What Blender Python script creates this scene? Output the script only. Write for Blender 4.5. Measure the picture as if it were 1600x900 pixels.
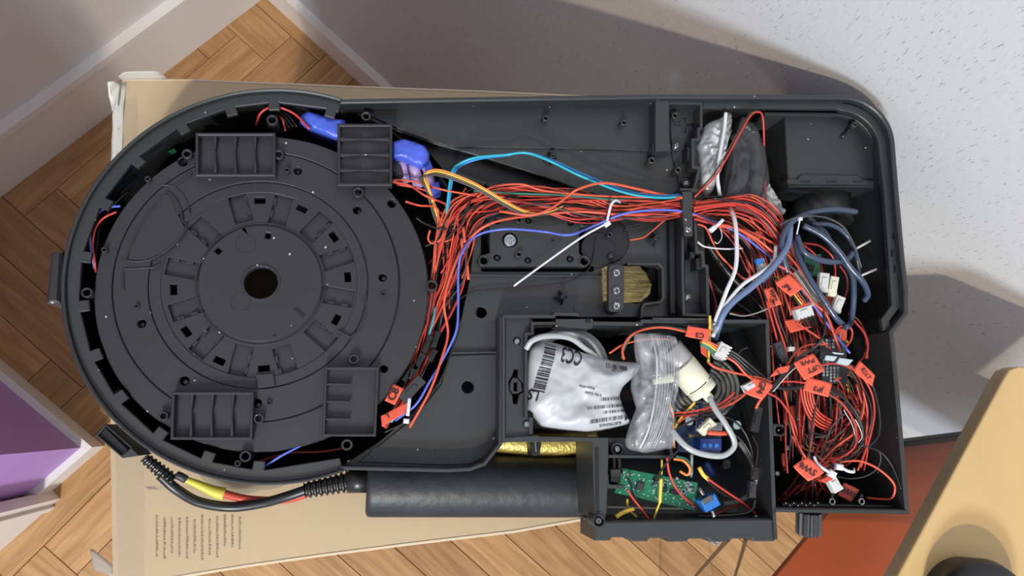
import bpy, bmesh, math, random
from mathutils import Vector, Matrix, noise
from mathutils.geometry import tessellate_polygon
random.seed(7)
D = bpy.data
SC = bpy.context.scene
for o in list(D.objects): D.objects.remove(o)

# ------------------------------------------------------------------ camera
F = 1155.0; H = 1.70; NX, NY = 580.0, 660.0
zc = Vector((-(NX-800), NY-450, F)).normalized()
xc = (Vector((1,0,0)) - zc*zc.x).normalized()
yc = zc.cross(xc)
MC = Matrix((xc, yc, zc))                     # camera axes -> world axes
cam = D.cameras.new('camera'); cam.sensor_width = 36; cam.lens = 36*F/1600; cam.clip_start = .01
co = D.objects.new('camera', cam); SC.collection.objects.link(co); SC.camera = co
co.matrix_world = Matrix.Translation((0,0,H)) @ MC.to_4x4()

def P(x, y, z=0.0):                           # photograph point -> world point at height z
    d = MC @ Vector((x-800, 450-y, -F))
    t = (z-H)/d.z
    return Vector((d.x*t, d.y*t, z))
def SCL(x, y, z): return ((P(x+1,y,z)-P(x,y,z)).length + (P(x,y+1,z)-P(x,y,z)).length)/2

# ------------------------------------------------------------------ world, lights, exposure
SC.view_settings.view_transform = 'Standard'; SC.view_settings.look = 'None'
SC.view_settings.gamma = 1; SC.view_settings.use_curve_mapping = False
SC.view_settings.exposure = -0.14
w = D.worlds.new('world'); SC.world = w; w.use_nodes = True
bg = w.node_tree.nodes['Background']; bg.inputs[0].default_value = (.82,.86,.95,1); bg.inputs[1].default_value = .80
def area(name, loc, target, sx, sy, power, col):
    l = D.lights.new(name, 'AREA'); l.shape = 'RECTANGLE'; l.size = sx; l.size_y = sy; l.energy = power; l.color = col
    o = D.objects.new(name, l); SC.collection.objects.link(o); o.location = loc
    o.rotation_euler = (Vector(target)-Vector(loc)).to_track_quat('-Z','Y').to_euler()
    return o
area('window_daylight', (-.64,-2.95,3.35), (.3,.1,.9), .62, .5, 138, (.78,.90,1))
area('lamp_warm', (-.60,-2.75,4.15), (.4,.1,.9), .10, .10, 105, (1,.80,.58))

# ------------------------------------------------------------------ materials
def mat(name, col, rough=.5, metal=0, bump=0, bscale=400, dust=0, vary=0, vscale=8, spec=.5, trans=0, alpha=1, coat=0, sss=0, stretch=None, bdist=.0005):
    m = D.materials.new(name); m.use_nodes = True; nt = m.node_tree; N = nt.nodes; L = nt.links
    b = N['Principled BSDF']; b.inputs['Base Color'].default_value = (*col,1); b.inputs['Roughness'].default_value = rough
    b.inputs['Metallic'].default_value = metal; b.inputs['Specular IOR Level'].default_value = spec
    b.inputs['Transmission Weight'].default_value = trans; b.inputs['Alpha'].default_value = alpha
    b.inputs['Coat Weight'].default_value = coat
    if sss: b.inputs['Subsurface Weight'].default_value = sss; b.inputs['Subsurface Scale'].default_value = .004; b.inputs['Subsurface Radius'].default_value = (1,1,1)
    tc = N.new('ShaderNodeNewGeometry').outputs['Position']
    cur = None
    def noi(scale, det=3, src=None):
        n = N.new('ShaderNodeTexNoise'); n.inputs['Scale'].default_value = scale; n.inputs['Detail'].default_value = det
        L.new(src or tc, n.inputs['Vector']); return n
    src = tc
    if stretch:
        mp = N.new('ShaderNodeMapping'); mp.inputs['Scale'].default_value = stretch; L.new(tc, mp.inputs['Vector']); src = mp.outputs[0]
    if vary:
        n = noi(vscale, 4, src); mr = N.new('ShaderNodeMapRange'); mr.inputs[1].default_value = .3; mr.inputs[2].default_value = .7
        mr.inputs[3].default_value = 1-vary; mr.inputs[4].default_value = 1+vary; L.new(n.outputs[0], mr.inputs[0])
        mx = N.new('ShaderNodeMix'); mx.data_type = 'RGBA'; mx.blend_type = 'MULTIPLY'; mx.inputs[0].default_value = 1
        mx.inputs[6].default_value = (*col,1); L.new(mr.outputs[0], mx.inputs[7]); cur = mx.outputs[2]
    if dust:
        v = N.new('ShaderNodeTexVoronoi'); v.inputs['Scale'].default_value = 62; L.new(tc, v.inputs['Vector'])
        n = noi(23, 2); ma = N.new('ShaderNodeMath'); ma.operation = 'MULTIPLY_ADD'; L.new(n.outputs[0], ma.inputs[0]); ma.inputs[1].default_value = .17*dust; ma.inputs[2].default_value = -.03*dust-.012
        lt = N.new('ShaderNodeMath'); lt.operation = 'LESS_THAN'; L.new(v.outputs['Distance'], lt.inputs[0]); L.new(ma.outputs[0], lt.inputs[1])
        mx = N.new('ShaderNodeMix'); mx.data_type = 'RGBA'; L.new(lt.outputs[0], mx.inputs[0])
        if cur: L.new(cur, mx.inputs[6])
        else: mx.inputs[6].default_value = (*col,1)
        mx.inputs[7].default_value = (.42,.42,.40,1); cur = mx.outputs[2]
    if cur: L.new(cur, b.inputs['Base Color'])
    if bump:
        n = noi(bscale, 3, src); bp = N.new('ShaderNodeBump'); bp.inputs['Strength'].default_value = bump; bp.inputs['Distance'].default_value = bdist
        L.new(n.outputs[0], bp.inputs['Height']); L.new(bp.outputs[0], b.inputs['Normal'])
    return m
M = {}
M['shell'] = mat('black_moulded_plastic', (.0165,.0195,.021), .48, bump=.10, bscale=900, dust=1, vary=.14, vscale=14, spec=.75)
M['disc'] = mat('disc_plastic', (.0155,.0155,.021), .50, bump=.10, bscale=900, dust=1, vary=.16, vscale=10, spec=.65)
M['deep'] = mat('shaded_shell_plastic', (.004,.0045,.0055), .6, spec=.25)  # shell plastic near black, shade of the deep parts put into its colour
M['blk'] = mat('black_plastic', (.008,.009,.010), .42, bump=.1, bscale=600)
M['gry'] = mat('grey_plastic', (.028,.031,.034), .5)
M['red'] = mat('red_wire_insulation', (.50,.045,.032), .40)
M['ored'] = mat('orange_red_wire_insulation', (.62,.095,.045), .42)
M['dred'] = mat('dark_red_wire_insulation', (.26,.028,.022), .42)
M['wblk'] = mat('black_wire_insulation', (.016,.015,.016), .35)
M['wgry'] = mat('grey_wire_insulation', (.06,.06,.06), .4)
M['wwht'] = mat('white_wire_insulation', (.62,.64,.66), .35)
M['wblu'] = mat('blue_wire_insulation', (.10,.15,.62), .38)
M['cyan'] = mat('cyan_wire_insulation', (.02,.38,.50), .38)
M['wblue2'] = mat('bright_blue_wire', (.03,.22,.62), .38)
M['green'] = mat('green_wire_insulation', (.02,.17,.13), .4)
M['yel'] = mat('yellow_wire_insulation', (.72,.50,.06), .4)
M['org'] = mat('orange_wire_insulation', (.75,.24,.04), .4)
M['brn'] = mat('brown_wire_insulation', (.12,.06,.035), .4)
M['tag'] = mat('red_paper_tag', (.74,.105,.055), .6, bump=.1, bscale=200)
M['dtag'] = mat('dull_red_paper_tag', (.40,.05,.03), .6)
M['ink'] = mat('black_ink', (.012,.012,.014), .6)
M['wht'] = mat('white_nylon', (.56,.57,.57), .4)
M['cream'] = mat('cream_nylon', (.66,.66,.52), .4)
M['tie'] = mat('milky_nylon', (.66,.68,.78), .35, sss=.3)
M['steel'] = mat('zinc_steel', (.55,.57,.6), .28, metal=1)
M['dsteel'] = mat('dark_steel', (.2,.2,.21), .35, metal=1)
M['gold'] = mat('brass_braid', (.30,.235,.10), .42, metal=.35, bump=.7, bscale=60, stretch=(3,40,3), bdist=.002, vary=.5, vscale=10)
M['braid'] = mat('gold_braided_sleeve', (.60,.48,.13), .35, metal=.5, bump=.6, bscale=300, bdist=.002, vary=.3, vscale=60)
M['foam'] = mat('rubber_foam', (.018,.021,.024), .48, bump=.6, bscale=90, vary=.25, vscale=30, bdist=.0012)
M['rubber'] = mat('black_rubber', (.012,.013,.014), .35)
M['batt'] = mat('blue_battery_wrap', (.06,.11,.60), .35, vary=.2, vscale=60, bump=.2, bscale=120)
M['skin'] = mat('pale_violet_battery_cell', (.36,.26,.50), .4, vary=.2, vscale=60, bump=.3, bscale=90)
M['pcb'] = mat('green_circuit_board', (.008,.15,.075), .35, vary=.2, vscale=150)
M['pcbb'] = mat('blue_circuit_board', (.01,.03,.09), .35)
M['pcbd'] = mat('dark_circuit_board', (.01,.012,.014), .4)
M['blu'] = mat('blue_plastic', (.02,.16,.50), .35)
M['nblu'] = mat('navy_plastic', (.01,.03,.16), .3)
M['tube'] = mat('milky_tubing', (.36,.39,.40), .25, sss=.3, spec=.6)
M['tubeg'] = mat('grey_tubing', (.13,.13,.12), .35)
M['slate'] = mat('slate_blue_tubing', (.032,.052,.095), .30, bump=.5, bscale=500, coat=.4)
M['vinyl'] = mat('black_vinyl_sleeve', (.02,.022,.026), .28, bump=.5, bscale=120, bdist=.001)
M['paper'] = mat('white_label_film', (.42,.44,.47), .42, bump=.2, bscale=28, bdist=.002)
M['paperw'] = mat('white_label_paper', (.66,.65,.60), .55)
M['yelt'] = mat('yellow_tape', (.58,.52,.06), .5, bump=.4, bscale=90)
M['redt'] = mat('red_cable_jacket', (.50,.06,.035), .4)
M['card'] = mat('cardboard', (.46,.355,.225), .8, bump=.2, bscale=120, vary=.07, vscale=5)
M['cardedge'] = mat('cardboard_edge', (.62,.52,.37), .85, bump=.4, bscale=250, stretch=(1,1,3))
M['tape'] = mat('clear_packing_tape', (.75,.68,.56), .25, bump=.6, bscale=40, bdist=.002, alpha=.12)
M['torn'] = mat('torn_tape', (.62,.62,.56), .35, bump=.5, bscale=60, alpha=.85)
M['white'] = mat('white_paint', (.74,.71,.68), .4, bump=.05, bscale=30)
M['wallw'] = mat('off_white_wall_paint', (.70,.665,.645), .6, bump=.05, bscale=30)
M['wallp'] = None
M['purp'] = mat('purple_wall_paint', (.42,.24,.64), .5)
M['orange'] = mat('orange_brown_laminate', (.30,.060,.018), .38, vary=.05)
M['desk'] = mat('light_birch_veneer', (.54,.37,.165), .42, vary=.06, vscale=6, stretch=(3,1,1), bump=.02, bscale=60)
M['deske'] = mat('birch_edge', (.40,.30,.18), .6)
def clear(name, col, fac, rough=.12):
    m = D.materials.new(name); m.use_nodes = True; nt = m.node_tree; N = nt.nodes; L = nt.links
    b = N['Principled BSDF']; b.inputs['Base Color'].default_value = (*col,1); b.inputs['Roughness'].default_value = rough; b.inputs['Specular IOR Level'].default_value = .8
    tr = N.new('ShaderNodeBsdfTransparent'); mx = N.new('ShaderNodeMixShader')
    n = N.new('ShaderNodeTexNoise'); n.inputs['Scale'].default_value = 45; n.inputs['Detail'].default_value = 4
    mp = N.new('ShaderNodeMapping'); mp.inputs['Scale'].default_value = (2.4,.55,1)
    g = N.new('ShaderNodeNewGeometry'); L.new(g.outputs['Position'], mp.inputs[0]); L.new(mp.outputs[0], n.inputs['Vector'])
    mr = N.new('ShaderNodeMapRange'); mr.inputs[1].default_value = .35; mr.inputs[2].default_value = .7; mr.inputs[3].default_value = fac*.35; mr.inputs[4].default_value = min(1,fac*1.7)
    L.new(n.outputs[0], mr.inputs[0]); L.new(mr.outputs[0], mx.inputs[0]); L.new(tr.outputs[0], mx.inputs[1]); L.new(b.outputs[0], mx.inputs[2])
    bp = N.new('ShaderNodeBump'); bp.inputs['Strength'].default_value = .8; bp.inputs['Distance'].default_value = .003; L.new(n.outputs[0], bp.inputs['Height']); L.new(bp.outputs[0], b.inputs['Normal'])
    L.new(mx.outputs[0], N['Material Output'].inputs[0]); return m
M['zip'] = clear('clear_zip_bag_film', (.55,.58,.62), .30)
M['bubble'] = clear('bubble_wrap_film', (.60,.64,.66), .62, .2)
M['poly'] = clear('smoky_poly_film', (.16,.17,.19), .13)
def wood(name):
    m = D.materials.new(name); m.use_nodes = True; nt = m.node_tree; N = nt.nodes; L = nt.links; b = N['Principled BSDF']
    b.inputs['Roughness'].default_value = .36
    tc = N.new('ShaderNodeTexCoord'); oi = N.new('ShaderNodeObjectInfo')
    mp = N.new('ShaderNodeMapping'); mp.inputs['Scale'].default_value = (3,34,34); L.new(tc.outputs['Object'], mp.inputs[0])
    cb = N.new('ShaderNodeCombineXYZ'); ml = N.new('ShaderNodeMath'); ml.operation = 'MULTIPLY'; ml.inputs[1].default_value = 40; L.new(oi.outputs['Random'], ml.inputs[0])
    for i in range(3): L.new(ml.outputs[0], cb.inputs[i])
    L.new(cb.outputs[0], mp.inputs['Location'])
    n = N.new('ShaderNodeTexNoise'); n.inputs['Scale'].default_value = 2.2; n.inputs['Detail'].default_value = 7; n.inputs['Distortion'].default_value = .7; L.new(mp.outputs[0], n.inputs['Vector'])
    r = N.new('ShaderNodeValToRGB'); r.color_ramp.elements[0].position = .3; r.color_ramp.elements[1].position = .7
    r.color_ramp.elements[0].color = (.30,.150,.056,1); r.color_ramp.elements[1].color = (.49,.285,.125,1); L.new(n.outputs[0], r.inputs[0])
    r2 = N.new('ShaderNodeValToRGB'); e = r2.color_ramp.elements; e[0].color = (.80,.76,.72,1); e[1].color = (1.12,1.12,1.1,1)
    L.new(oi.outputs['Random'], r2.inputs[0])
    mx = N.new('ShaderNodeMix'); mx.data_type = 'RGBA'; mx.blend_type = 'MULTIPLY'; mx.inputs[0].default_value = 1
    L.new(r.outputs[0], mx.inputs[6]); L.new(r2.outputs[0], mx.inputs[7]); L.new(mx.outputs[2], b.inputs['Base Color'])
    bp = N.new('ShaderNodeBump'); bp.inputs['Strength'].default_value = .12; bp.inputs['Distance'].default_value = .001; L.new(n.outputs[0], bp.inputs['Height']); L.new(bp.outputs[0], b.inputs['Normal'])
    return m
M['oak'] = wood('oiled_oak')
def wallpaper(name):
    m = D.materials.new(name); m.use_nodes = True; nt = m.node_tree; N = nt.nodes; L = nt.links; b = N['Principled BSDF']
    b.inputs['Roughness'].default_value = .7
    g = N.new('ShaderNodeNewGeometry').outputs['Position']
    def ns(sc, stretch, det, lo, hi, a, c):
        mp = N.new('ShaderNodeMapping'); mp.inputs['Scale'].default_value = stretch; L.new(g, mp.inputs[0])
        n = N.new('ShaderNodeTexNoise'); n.inputs['Scale'].default_value = sc; n.inputs['Detail'].default_value = det; L.new(mp.outputs[0], n.inputs['Vector'])
        r = N.new('ShaderNodeMapRange'); r.inputs[1].default_value = lo; r.inputs[2].default_value = hi; r.inputs[3].default_value = a; r.inputs[4].default_value = c; L.new(n.outputs[0], r.inputs[0]); return r.outputs[0]
    pits = ns(10, (70,70,9), 2, .25, .33, 0, 1)
    fine = ns(60, (4,4,1.6), 3, .2, .8, 0, 1)
    ad = N.new('ShaderNodeMath'); ad.operation = 'MULTIPLY_ADD'; L.new(fine, ad.inputs[0]); ad.inputs[1].default_value = .22; L.new(pits, ad.inputs[2])
    bp = N.new('ShaderNodeBump'); bp.inputs['Strength'].default_value = .55; bp.inputs['Distance'].default_value = .0022; L.new(ad.outputs[0], bp.inputs['Height']); L.new(bp.outputs[0], b.inputs['Normal'])
    mx = N.new('ShaderNodeMix'); mx.data_type = 'RGBA'; L.new(pits, mx.inputs[0]); mx.inputs[6].default_value = (.30,.31,.33,1); mx.inputs[7].default_value = (.545,.56,.575,1); L.new(mx.outputs[2], b.inputs['Base Color'])
    return m
M['wallp'] = wallpaper('pale_grey_wallpaper')

# ------------------------------------------------------------------ builders
def link(name, me, m, parent=None):
    if m is not None:
        me.materials.clear(); me.materials.append(M[m] if isinstance(m,str) else m)
    o = D.objects.new(name, me); SC.collection.objects.link(o)
    if parent:
        o.parent = parent
        root = parent
        o.matrix_parent_inverse = Matrix.Translation(-wloc(parent))
    else:
        xs=[v.co for v in me.vertices]
        if xs:
            c = Vector(((min(v.x for v in xs)+max(v.x for v in xs))/2,(min(v.y for v in xs)+max(v.y for v in xs))/2,min(v.z for v in xs)))
            me.transform(Matrix.Translation(-c)); o.location = c
    return o
def wloc(o):
    if o.parent: return Vector((0,0,0)) + (wloc(o.parent) + (o.matrix_parent_inverse.translation + o.location) if True else 0)
    return o.location.copy()
def T(o, label, cat, group=None):
    o['label'] = label; o['category'] = cat
    if group: o['group'] = group
    return o
def S(o): o['kind'] = 'structure'; return o
def thing(name, loc, label, cat, group=None):
    o = D.objects.new(name, None); SC.collection.objects.link(o); o.location = loc; o.empty_display_size = .02
    return T(o, label, cat, group)
def smooth(me):
    for p in me.polygons: p.use_smooth = True
def area2(p): return sum(p[i].x*p[(i+1)%len(p)].y-p[(i+1)%len(p)].x*p[i].y for i in range(len(p)))/2
def inset(p, d):
    n=len(p); out=[]
    for i in range(n):
        a,b,c = p[i-1],p[i],p[(i+1)%n]
        u=(b-a); v=(c-b)
        if u.length<1e-7 or v.length<1e-7: out.append(b.copy()); continue
        u.normalize(); v.normalize()
        nu=Vector((-u.y,u.x)); nv=Vector((-v.y,v.x)); m=nu+nv
        if m.length<1e-4: out.append(b+nu*d); continue
        m.normalize(); k=max(.35,m.dot(nu)); out.append(b+m*(d/k))
    return out
def prism(bm, loops, z0, z1, bev=.0005):
    """loops: world xy loops, the first the outline, the rest holes"""
    L=[]
    for i,l in enumerate(loops):
        l=[Vector((p[0],p[1])) for p in l]
        a=area2(l)
        if (a<0)==(i==0): l.reverse()
        L.append(l)
    bev=min(bev,(z1-z0)*.45)
    ins=[inset(l,bev) if bev>0 else l for l in L]
    tess=tessellate_polygon([[Vector((p.x,p.y,0)) for p in l] for l in ins])
    top=[bm.verts.new((p.x,p.y,z1)) for l in ins for p in l]
    for t in tess:
        try:
            f=bm.faces.new([top[i] for i in t]); f.normal_update()
            if f.normal.z<0: f.normal_flip()
        except ValueError: pass
    bot=[bm.verts.new((p.x,p.y,z0)) for l in L for p in l]
    for t in tess:
        try:
            f=bm.faces.new([bot[i] for i in t]); f.normal_update()
            if f.normal.z>0: f.normal_flip()
        except ValueError: pass
    k=0
    for l in L:
        n=len(l)
        sid=[bm.verts.new((p.x,p.y,z1-bev)) for p in l] if bev>0 else top[k:k+n]
        for i in range(n):
            j=(i+1)%n
            bm.faces.new((bot[k+i],bot[k+j],sid[j],sid[i]))
            if bev>0: bm.faces.new((sid[i],sid[j],top[k+j],top[k+i]))
        k+=n
def W(pts, z): return [P(x,y,z).xy for x,y in pts]
def fin(bm, name, m, parent=None, sm=False):
    me=D.meshes.new(name); bm.to_mesh(me); bm.free()
    if sm: smooth(me)
    return link(name, me, m, parent)
def plate(name, outer, z1, z0, m, parent=None, holes=(), bev=.0005, world=False):
    bm=bmesh.new(); lo=[outer]+list(holes)
    if not world: lo=[W(l,z1) for l in lo]
    prism(bm, lo, z0, z1, bev); return fin(bm,name,m,parent)
def circ(c, r, n=48, a0=0, a1=2*math.pi, full=True):
    k=n if full else n+1
    return [Vector((c[0]+r*math.cos(a0+(a1-a0)*i/n), c[1]+r*math.sin(a0+(a1-a0)*i/n))) for i in range(k)]
def pcirc(x,y,r,z,n=24): c=P(x,y,z); return circ(c,r*SCL(x,y,z),n)
def rect(cx,cy,w,h,ang=0):                     # photograph-frame rectangle (ang degrees clockwise on the picture)
    a=math.radians(ang); c,s=math.cos(a),math.sin(a)
    return [(cx+u*c-v*s, cy+u*s+v*c) for u,v in ((-w/2,-h/2),(w/2,-h/2),(w/2,h/2),(-w/2,h/2))]
def rrect(x0,y0,x1,y1,r,n=5):
    o=[]
    for cx,cy,a in ((x1-r,y0+r,-90),(x1-r,y1-r,0),(x0+r,y1-r,90),(x0+r,y0+r,180)):
        for i in range(n+1):
            t=math.radians(a+90*i/n); o.append((cx+r*math.cos(t),cy+r*math.sin(t)))
    return o
def strip_poly(path, w):
    p=[Vector(q) for q in path]; n=len(p); A=[];B=[]
    for i in range(n):
        u=(p[i]-p[i-1]).normalized() if i else (p[1]-p[0]).normalized()
        v=(p[i+1]-p[i]).normalized() if i<n-1 else u
        nu=Vector((-u.y,u.x)); nv=Vector((-v.y,v.x)); m=(nu+nv)
        if m.length<1e-3: m=nu
        m.normalize(); k=max(.4,m.dot(nu))
        A.append(p[i]+m*(w/2/k)); B.append(p[i]-m*(w/2/k))
    return [tuple(q) for q in A+B[::-1]]
def strip(name, path, w, z1, z0, m, parent, bev=.0004): return plate(name, strip_poly(path,w), z1, z0, m, parent, bev=bev)
def catmull(pts, k):
    if len(pts)<3: return [pts[0].lerp(pts[-1],i/k) for i in range(k+1)]
    q=[pts[0]*2-pts[1]]+pts+[pts[-1]*2-pts[-2]]; out=[]
    for i in range(1,len(q)-2):
        a,b,c,d=q[i-1:i+3]
        for j in range(k):
            t=j/k; out.append(.5*((2*b)+(c-a)*t+(2*a-5*b+4*c-d)*t*t+(3*b-a-3*c+d)*t*t*t))
    out.append(pts[-1].copy()); return out
def tube_bm(bm, pts, r, sides=6, rr=None, flat=1.0):
    n=len(pts); rings=[]
    t0=(pts[1]-pts[0]).normalized(); up=Vector((0,0,1)) if abs(t0.z)<.9 else Vector((1,0,0))
    nrm=(up-t0*up.dot(t0)).normalized()
    for i in range(n):
        t=(pts[min(i+1,n-1)]-pts[max(i-1,0)])
        if t.length<1e-9: t=t0
        t.normalize(); nrm=(nrm-t*nrm.dot(t))
        if nrm.length<1e-6: nrm=t.orthogonal()
        nrm.normalize(); bi=t.cross(nrm); R=rr[i] if rr else r
        rings.append([bm.verts.new(pts[i]+nrm*(R*flat*math.cos(2*math.pi*j/sides))+bi*(R*math.sin(2*math.pi*j/sides))) for j in range(sides)])
    for a,b in zip(rings,rings[1:]):
        for j in range(sides): bm.faces.new((a[j],a[(j+1)%sides],b[(j+1)%sides],b[j]))
    bm.faces.new(rings[0][::-1]); bm.faces.new(rings[-1])
def tube(name, pts, r, m, parent=None, sides=6, k=8, rr=None, flat=1.0, raw=False):
    bm=bmesh.new(); tube_bm(bm, pts if raw else catmull(pts,k), r, sides, rr, flat)
    bmesh.ops.recalc_face_normals(bm, faces=bm.faces)
    return fin(bm,name,m,parent,True)
ZR=1.08; mm=.001
def Q(x,y,dz=0): return P(x,y,ZR+dz*mm)
def path(s, z0, z1=None):
    pts=[]; z1=z0 if z1 is None else z1
    items=s.split(); n=len(items)
    for i,it in enumerate(items):
        v=[float(q) for q in it.split(',')]
        dz=v[2] if len(v)>2 else z0+(z1-z0)*i/max(1,n-1)
        pts.append(Q(v[0],v[1],dz))
    return pts
def cyl(bm,a,b,r0,r1=None,n=16):
    r1=r0 if r1 is None else r1; tube_bm(bm,[a,b],r0,n,[r0,r1])
def post(name,x,y,r,z1,z0,m,parent,hole=.55,hexh=False,n=20):
    """hollow round boss"""
    c=P(x,y,z1); R=r*SCL(x,y,z1); bm=bmesh.new()
    prism(bm,[circ(c,R,n),circ(c,R*hole,6 if hexh else n)],z0,z1,.0004)
    o=fin(bm,name,m,parent)
    bm=bmesh.new(); prism(bm,[circ(c,R*hole*1.02,10)],z0,z0+(z1-z0)*.25,0); fin(bm,'bore',('deep'),o)
    return o
def screw(x,y,r,z,parent,m='steel'):
    c=P(x,y,z); R=r*SCL(x,y,z); bm=bmesh.new()
    a=random.random(); cr=[]
    for q in range(4):
        t=a+q*math.pi/2
        for s,rad in ((-.25,.62),(.25,.62),(.785,.22)): cr.append(Vector((c.x+R*rad*math.cos(t+s*(1 if rad>.3 else 1)),c.y+R*rad*math.sin(t+s))))
    prism(bm,[circ(c,R,16),cr],z-.002,z,.0005); prism(bm,[circ(c,R*.7,10)],z-.003,z-.0012,0)
    return fin(bm,'screw',m,parent)
def pillow(name,poly,z,up,down,m,parent=None,rings=12,n=96,wr=0.0,wf=40,seed=0,power=.5):
    """closed soft pouch; returns object and its height function (photograph x,y -> world point on top)"""
    pp=[Vector(p) for p in poly]; per=[0]
    for i in range(len(pp)): per.append(per[-1]+(pp[(i+1)%len(pp)]-pp[i]).length)
    bd=[]
    for k in range(n):
        s=per[-1]*k/n; i=0
        while per[i+1]<s: i+=1
        bd.append(pp[i].lerp(pp[(i+1)%len(pp)],(s-per[i])/(per[i+1]-per[i])))
    for _ in range(1): bd=[(bd[i-1]+bd[i]*2+bd[(i+1)%n])/4 for i in range(n)]
    c=sum(bd,Vector((0,0)))/n
    import bisect
    angs=[math.atan2(b.y-c.y,b.x-c.x) for b in bd]
    def rad(a):
        best=None
        for i in range(n):
            p,q=bd[i]-c,bd[(i+1)%n]-c; d=Vector((math.cos(a),math.sin(a)))
            e=q-p; den=d.x*e.y-d.y*e.x
            if abs(den)<1e-9: continue
            t=(p.x*e.y-p.y*e.x)/den; u=(p.x*d.y-p.y*d.x)/den
            if t>0 and -1e-6<=u<=1+1e-6: best=t if best is None else max(best,t)
        return best or 1
    def hh(x,y,r=None):
        if r is None:
            d=Vector((x,y))-c; r=min(1,d.length/max(1e-6,rad(math.atan2(d.y,d.x))))
        e=max(0,1-r**3)**power
        w_=noise.fractal(Vector((x/wf,y/wf,seed)),1,2,3)*wr*min(1,3*(1-r)+.25)
        return e*up+w_
    def top(x,y,eps=0):
        q=P(x,y,z); q.z=z+hh(x,y)+eps; return q
    bm=bmesh.new(); R=[]
    for k in range(rings+1):
        r=1-k/rings
        if k==rings: R.append([bm.verts.new(P(c.x,c.y,z)+Vector((0,0,hh(c.x,c.y,0))))]); break
        ring=[]
        for b in bd:
            q=c+(b-c)*r; v=P(q.x,q.y,z); v.z+=hh(q.x,q.y,r); ring.append(bm.verts.new(v))
        R.append(ring)
    for a,b in zip(R,R[1:]):
        for i in range(n):
            j=(i+1)%n
            if len(b)==1: bm.faces.new((a[i],a[j],b[0]))
            else: bm.faces.new((a[i],a[j],b[j],b[i]))
    if down:
        R2=[R[0]]
        for k in (1,2,3):
            r=1-k/3
            if k==3: v=P(c.x,c.y,z); v.z-=down; R2.append([bm.verts.new(v)]); break
            ring=[]
            for b in bd:
                q=c+(b-c)*r; v=P(q.x,q.y,z); v.z-=down*(1-r**3)**.5; ring.append(bm.verts.new(v))
            R2.append(ring)
        for a,b in zip(R2,R2[1:]):
            for i in range(n):
                j=(i+1)%n
                if len(b)==1: bm.faces.new((a[j],a[i],b[0]))
                else: bm.faces.new((a[j],a[i],b[i],b[j]))
    bmesh.ops.recalc_face_normals(bm,faces=bm.faces)
    return fin(bm,name,m,parent,True), top
FONTC={}
def glyphs(txt):
    if txt not in FONTC:
        cu=D.curves.new('t','FONT'); cu.body=txt; cu.size=1; cu.offset=.018; cu.resolution_u=3
        o=D.objects.new('t',cu); SC.collection.objects.link(o)
        me=D.meshes.new_from_object(o.evaluated_get(bpy.context.evaluated_depsgraph_get()))
        D.objects.remove(o); FONTC[txt]=([v.co.copy() for v in me.vertices],[list(p.vertices) for p in me.polygons])
    return FONTC[txt]
def lettering(txt,x,y,size,ang,surf,m='ink',parent=None,sx=1.0,eps=.0004,name='lettering',bold=0):
    """txt centred on photograph point x,y; size px tall; ang degrees clockwise of reading direction; surf(x,y,eps)->world"""
    vs,fs=glyphs(txt); x0=min(v.x for v in vs); x1=max(v.x for v in vs); y0=min(v.y for v in vs); y1=max(v.y for v in vs)
    a=math.radians(ang); k=size/(y1-y0); me=D.meshes.new(name); out=[]
    for v in vs:
        u=(v.x-(x0+x1)/2)*k*sx; t=-(v.y-(y0+y1)/2)*k
        out.append(surf(x+u*math.cos(a)-t*math.sin(a), y+u*math.sin(a)+t*math.cos(a), eps))
    me.from_pydata(out,[],fs); return link(name,me,m,parent)
def barcode(x,y,length,height,ang,surf,parent,name='barcode',dens=1.0,seed=1):
    rg=random.Random(seed); a=math.radians(ang); vs=[];fs=[]; s=-length/2
    while s<length/2:
        wd=rg.choice([.6,.6,1.2,1.8])/dens
        seg=4
        for i in range(seg+1):
            t=-height/2+height*i/seg
            for u in (s,s+wd): vs.append(surf(x+u*math.cos(a)-t*math.sin(a), y+u*math.sin(a)+t*math.cos(a), .0004))
        b=len(vs)-2*(seg+1)
        for i in range(seg): fs.append((b+2*i,b+2*i+1,b+2*i+3,b+2*i+2))
        s+=wd+rg.choice([.6,.9,1.5])/dens
    me=D.meshes.new(name); me.from_pydata(vs,[],fs); return link(name,me,'ink',parent)

# ================================================================== SETTING
def v2(a): return Vector((a.x,a.y))
def wallbox(name, a, b, z0, z1, thick, m, outward, parent=None):
    d=(b-a).normalized(); n=Vector((-d.y,d.x))
    if n.dot(outward)<0: n=-n
    bm=bmesh.new(); prism(bm,[[a,b,b+n*thick,a+n*thick]],z0,z1,0); return fin(bm,name,m,parent)
# left wall
a=v2(P(0,298)); b=v2(P(395,0)); dL=(b-a).normalized()
cR=v2(P(432,2)); eR=v2(P(575,132)); dR=(eR-cR).normalized()
den=dL.x*dR.y-dL.y*dR.x; t=((cR-a).x*dR.y-(cR-a).y*dR.x)/den; corner=a+dL*t
C0=Vector((0,0)); outL=-(C0-a-dL*((C0-a).dot(dL))).normalized(); outR=-(C0-cR-dR*((C0-cR).dot(dR))).normalized()
S(wallbox('wall_left', a-dL*1.6, corner+dL*.1, 0, 2.5, .08, 'wallw', outL))
S(wallbox('wall_right', corner-dR*.0, eR+dR*3.6, 0, 2.5, .08, 'wallp', outR))
bb=S(wallbox('baseboard_left', a-dL*1.6, corner, 0, .179, .012, 'white', -outL))
wallbox('moulding', a-dL*1.6-outL*.0, corner, .179, .199, .022, 'white', -outL, bb)
bb=S(wallbox('baseboard_right', corner-outR*.0, eR+dR*3.6, 0, .093, .012, 'white', -outR))
wallbox('moulding', corner, eR+dR*3.6, .093, .107, .020, 'white', -outR, bb)
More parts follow.
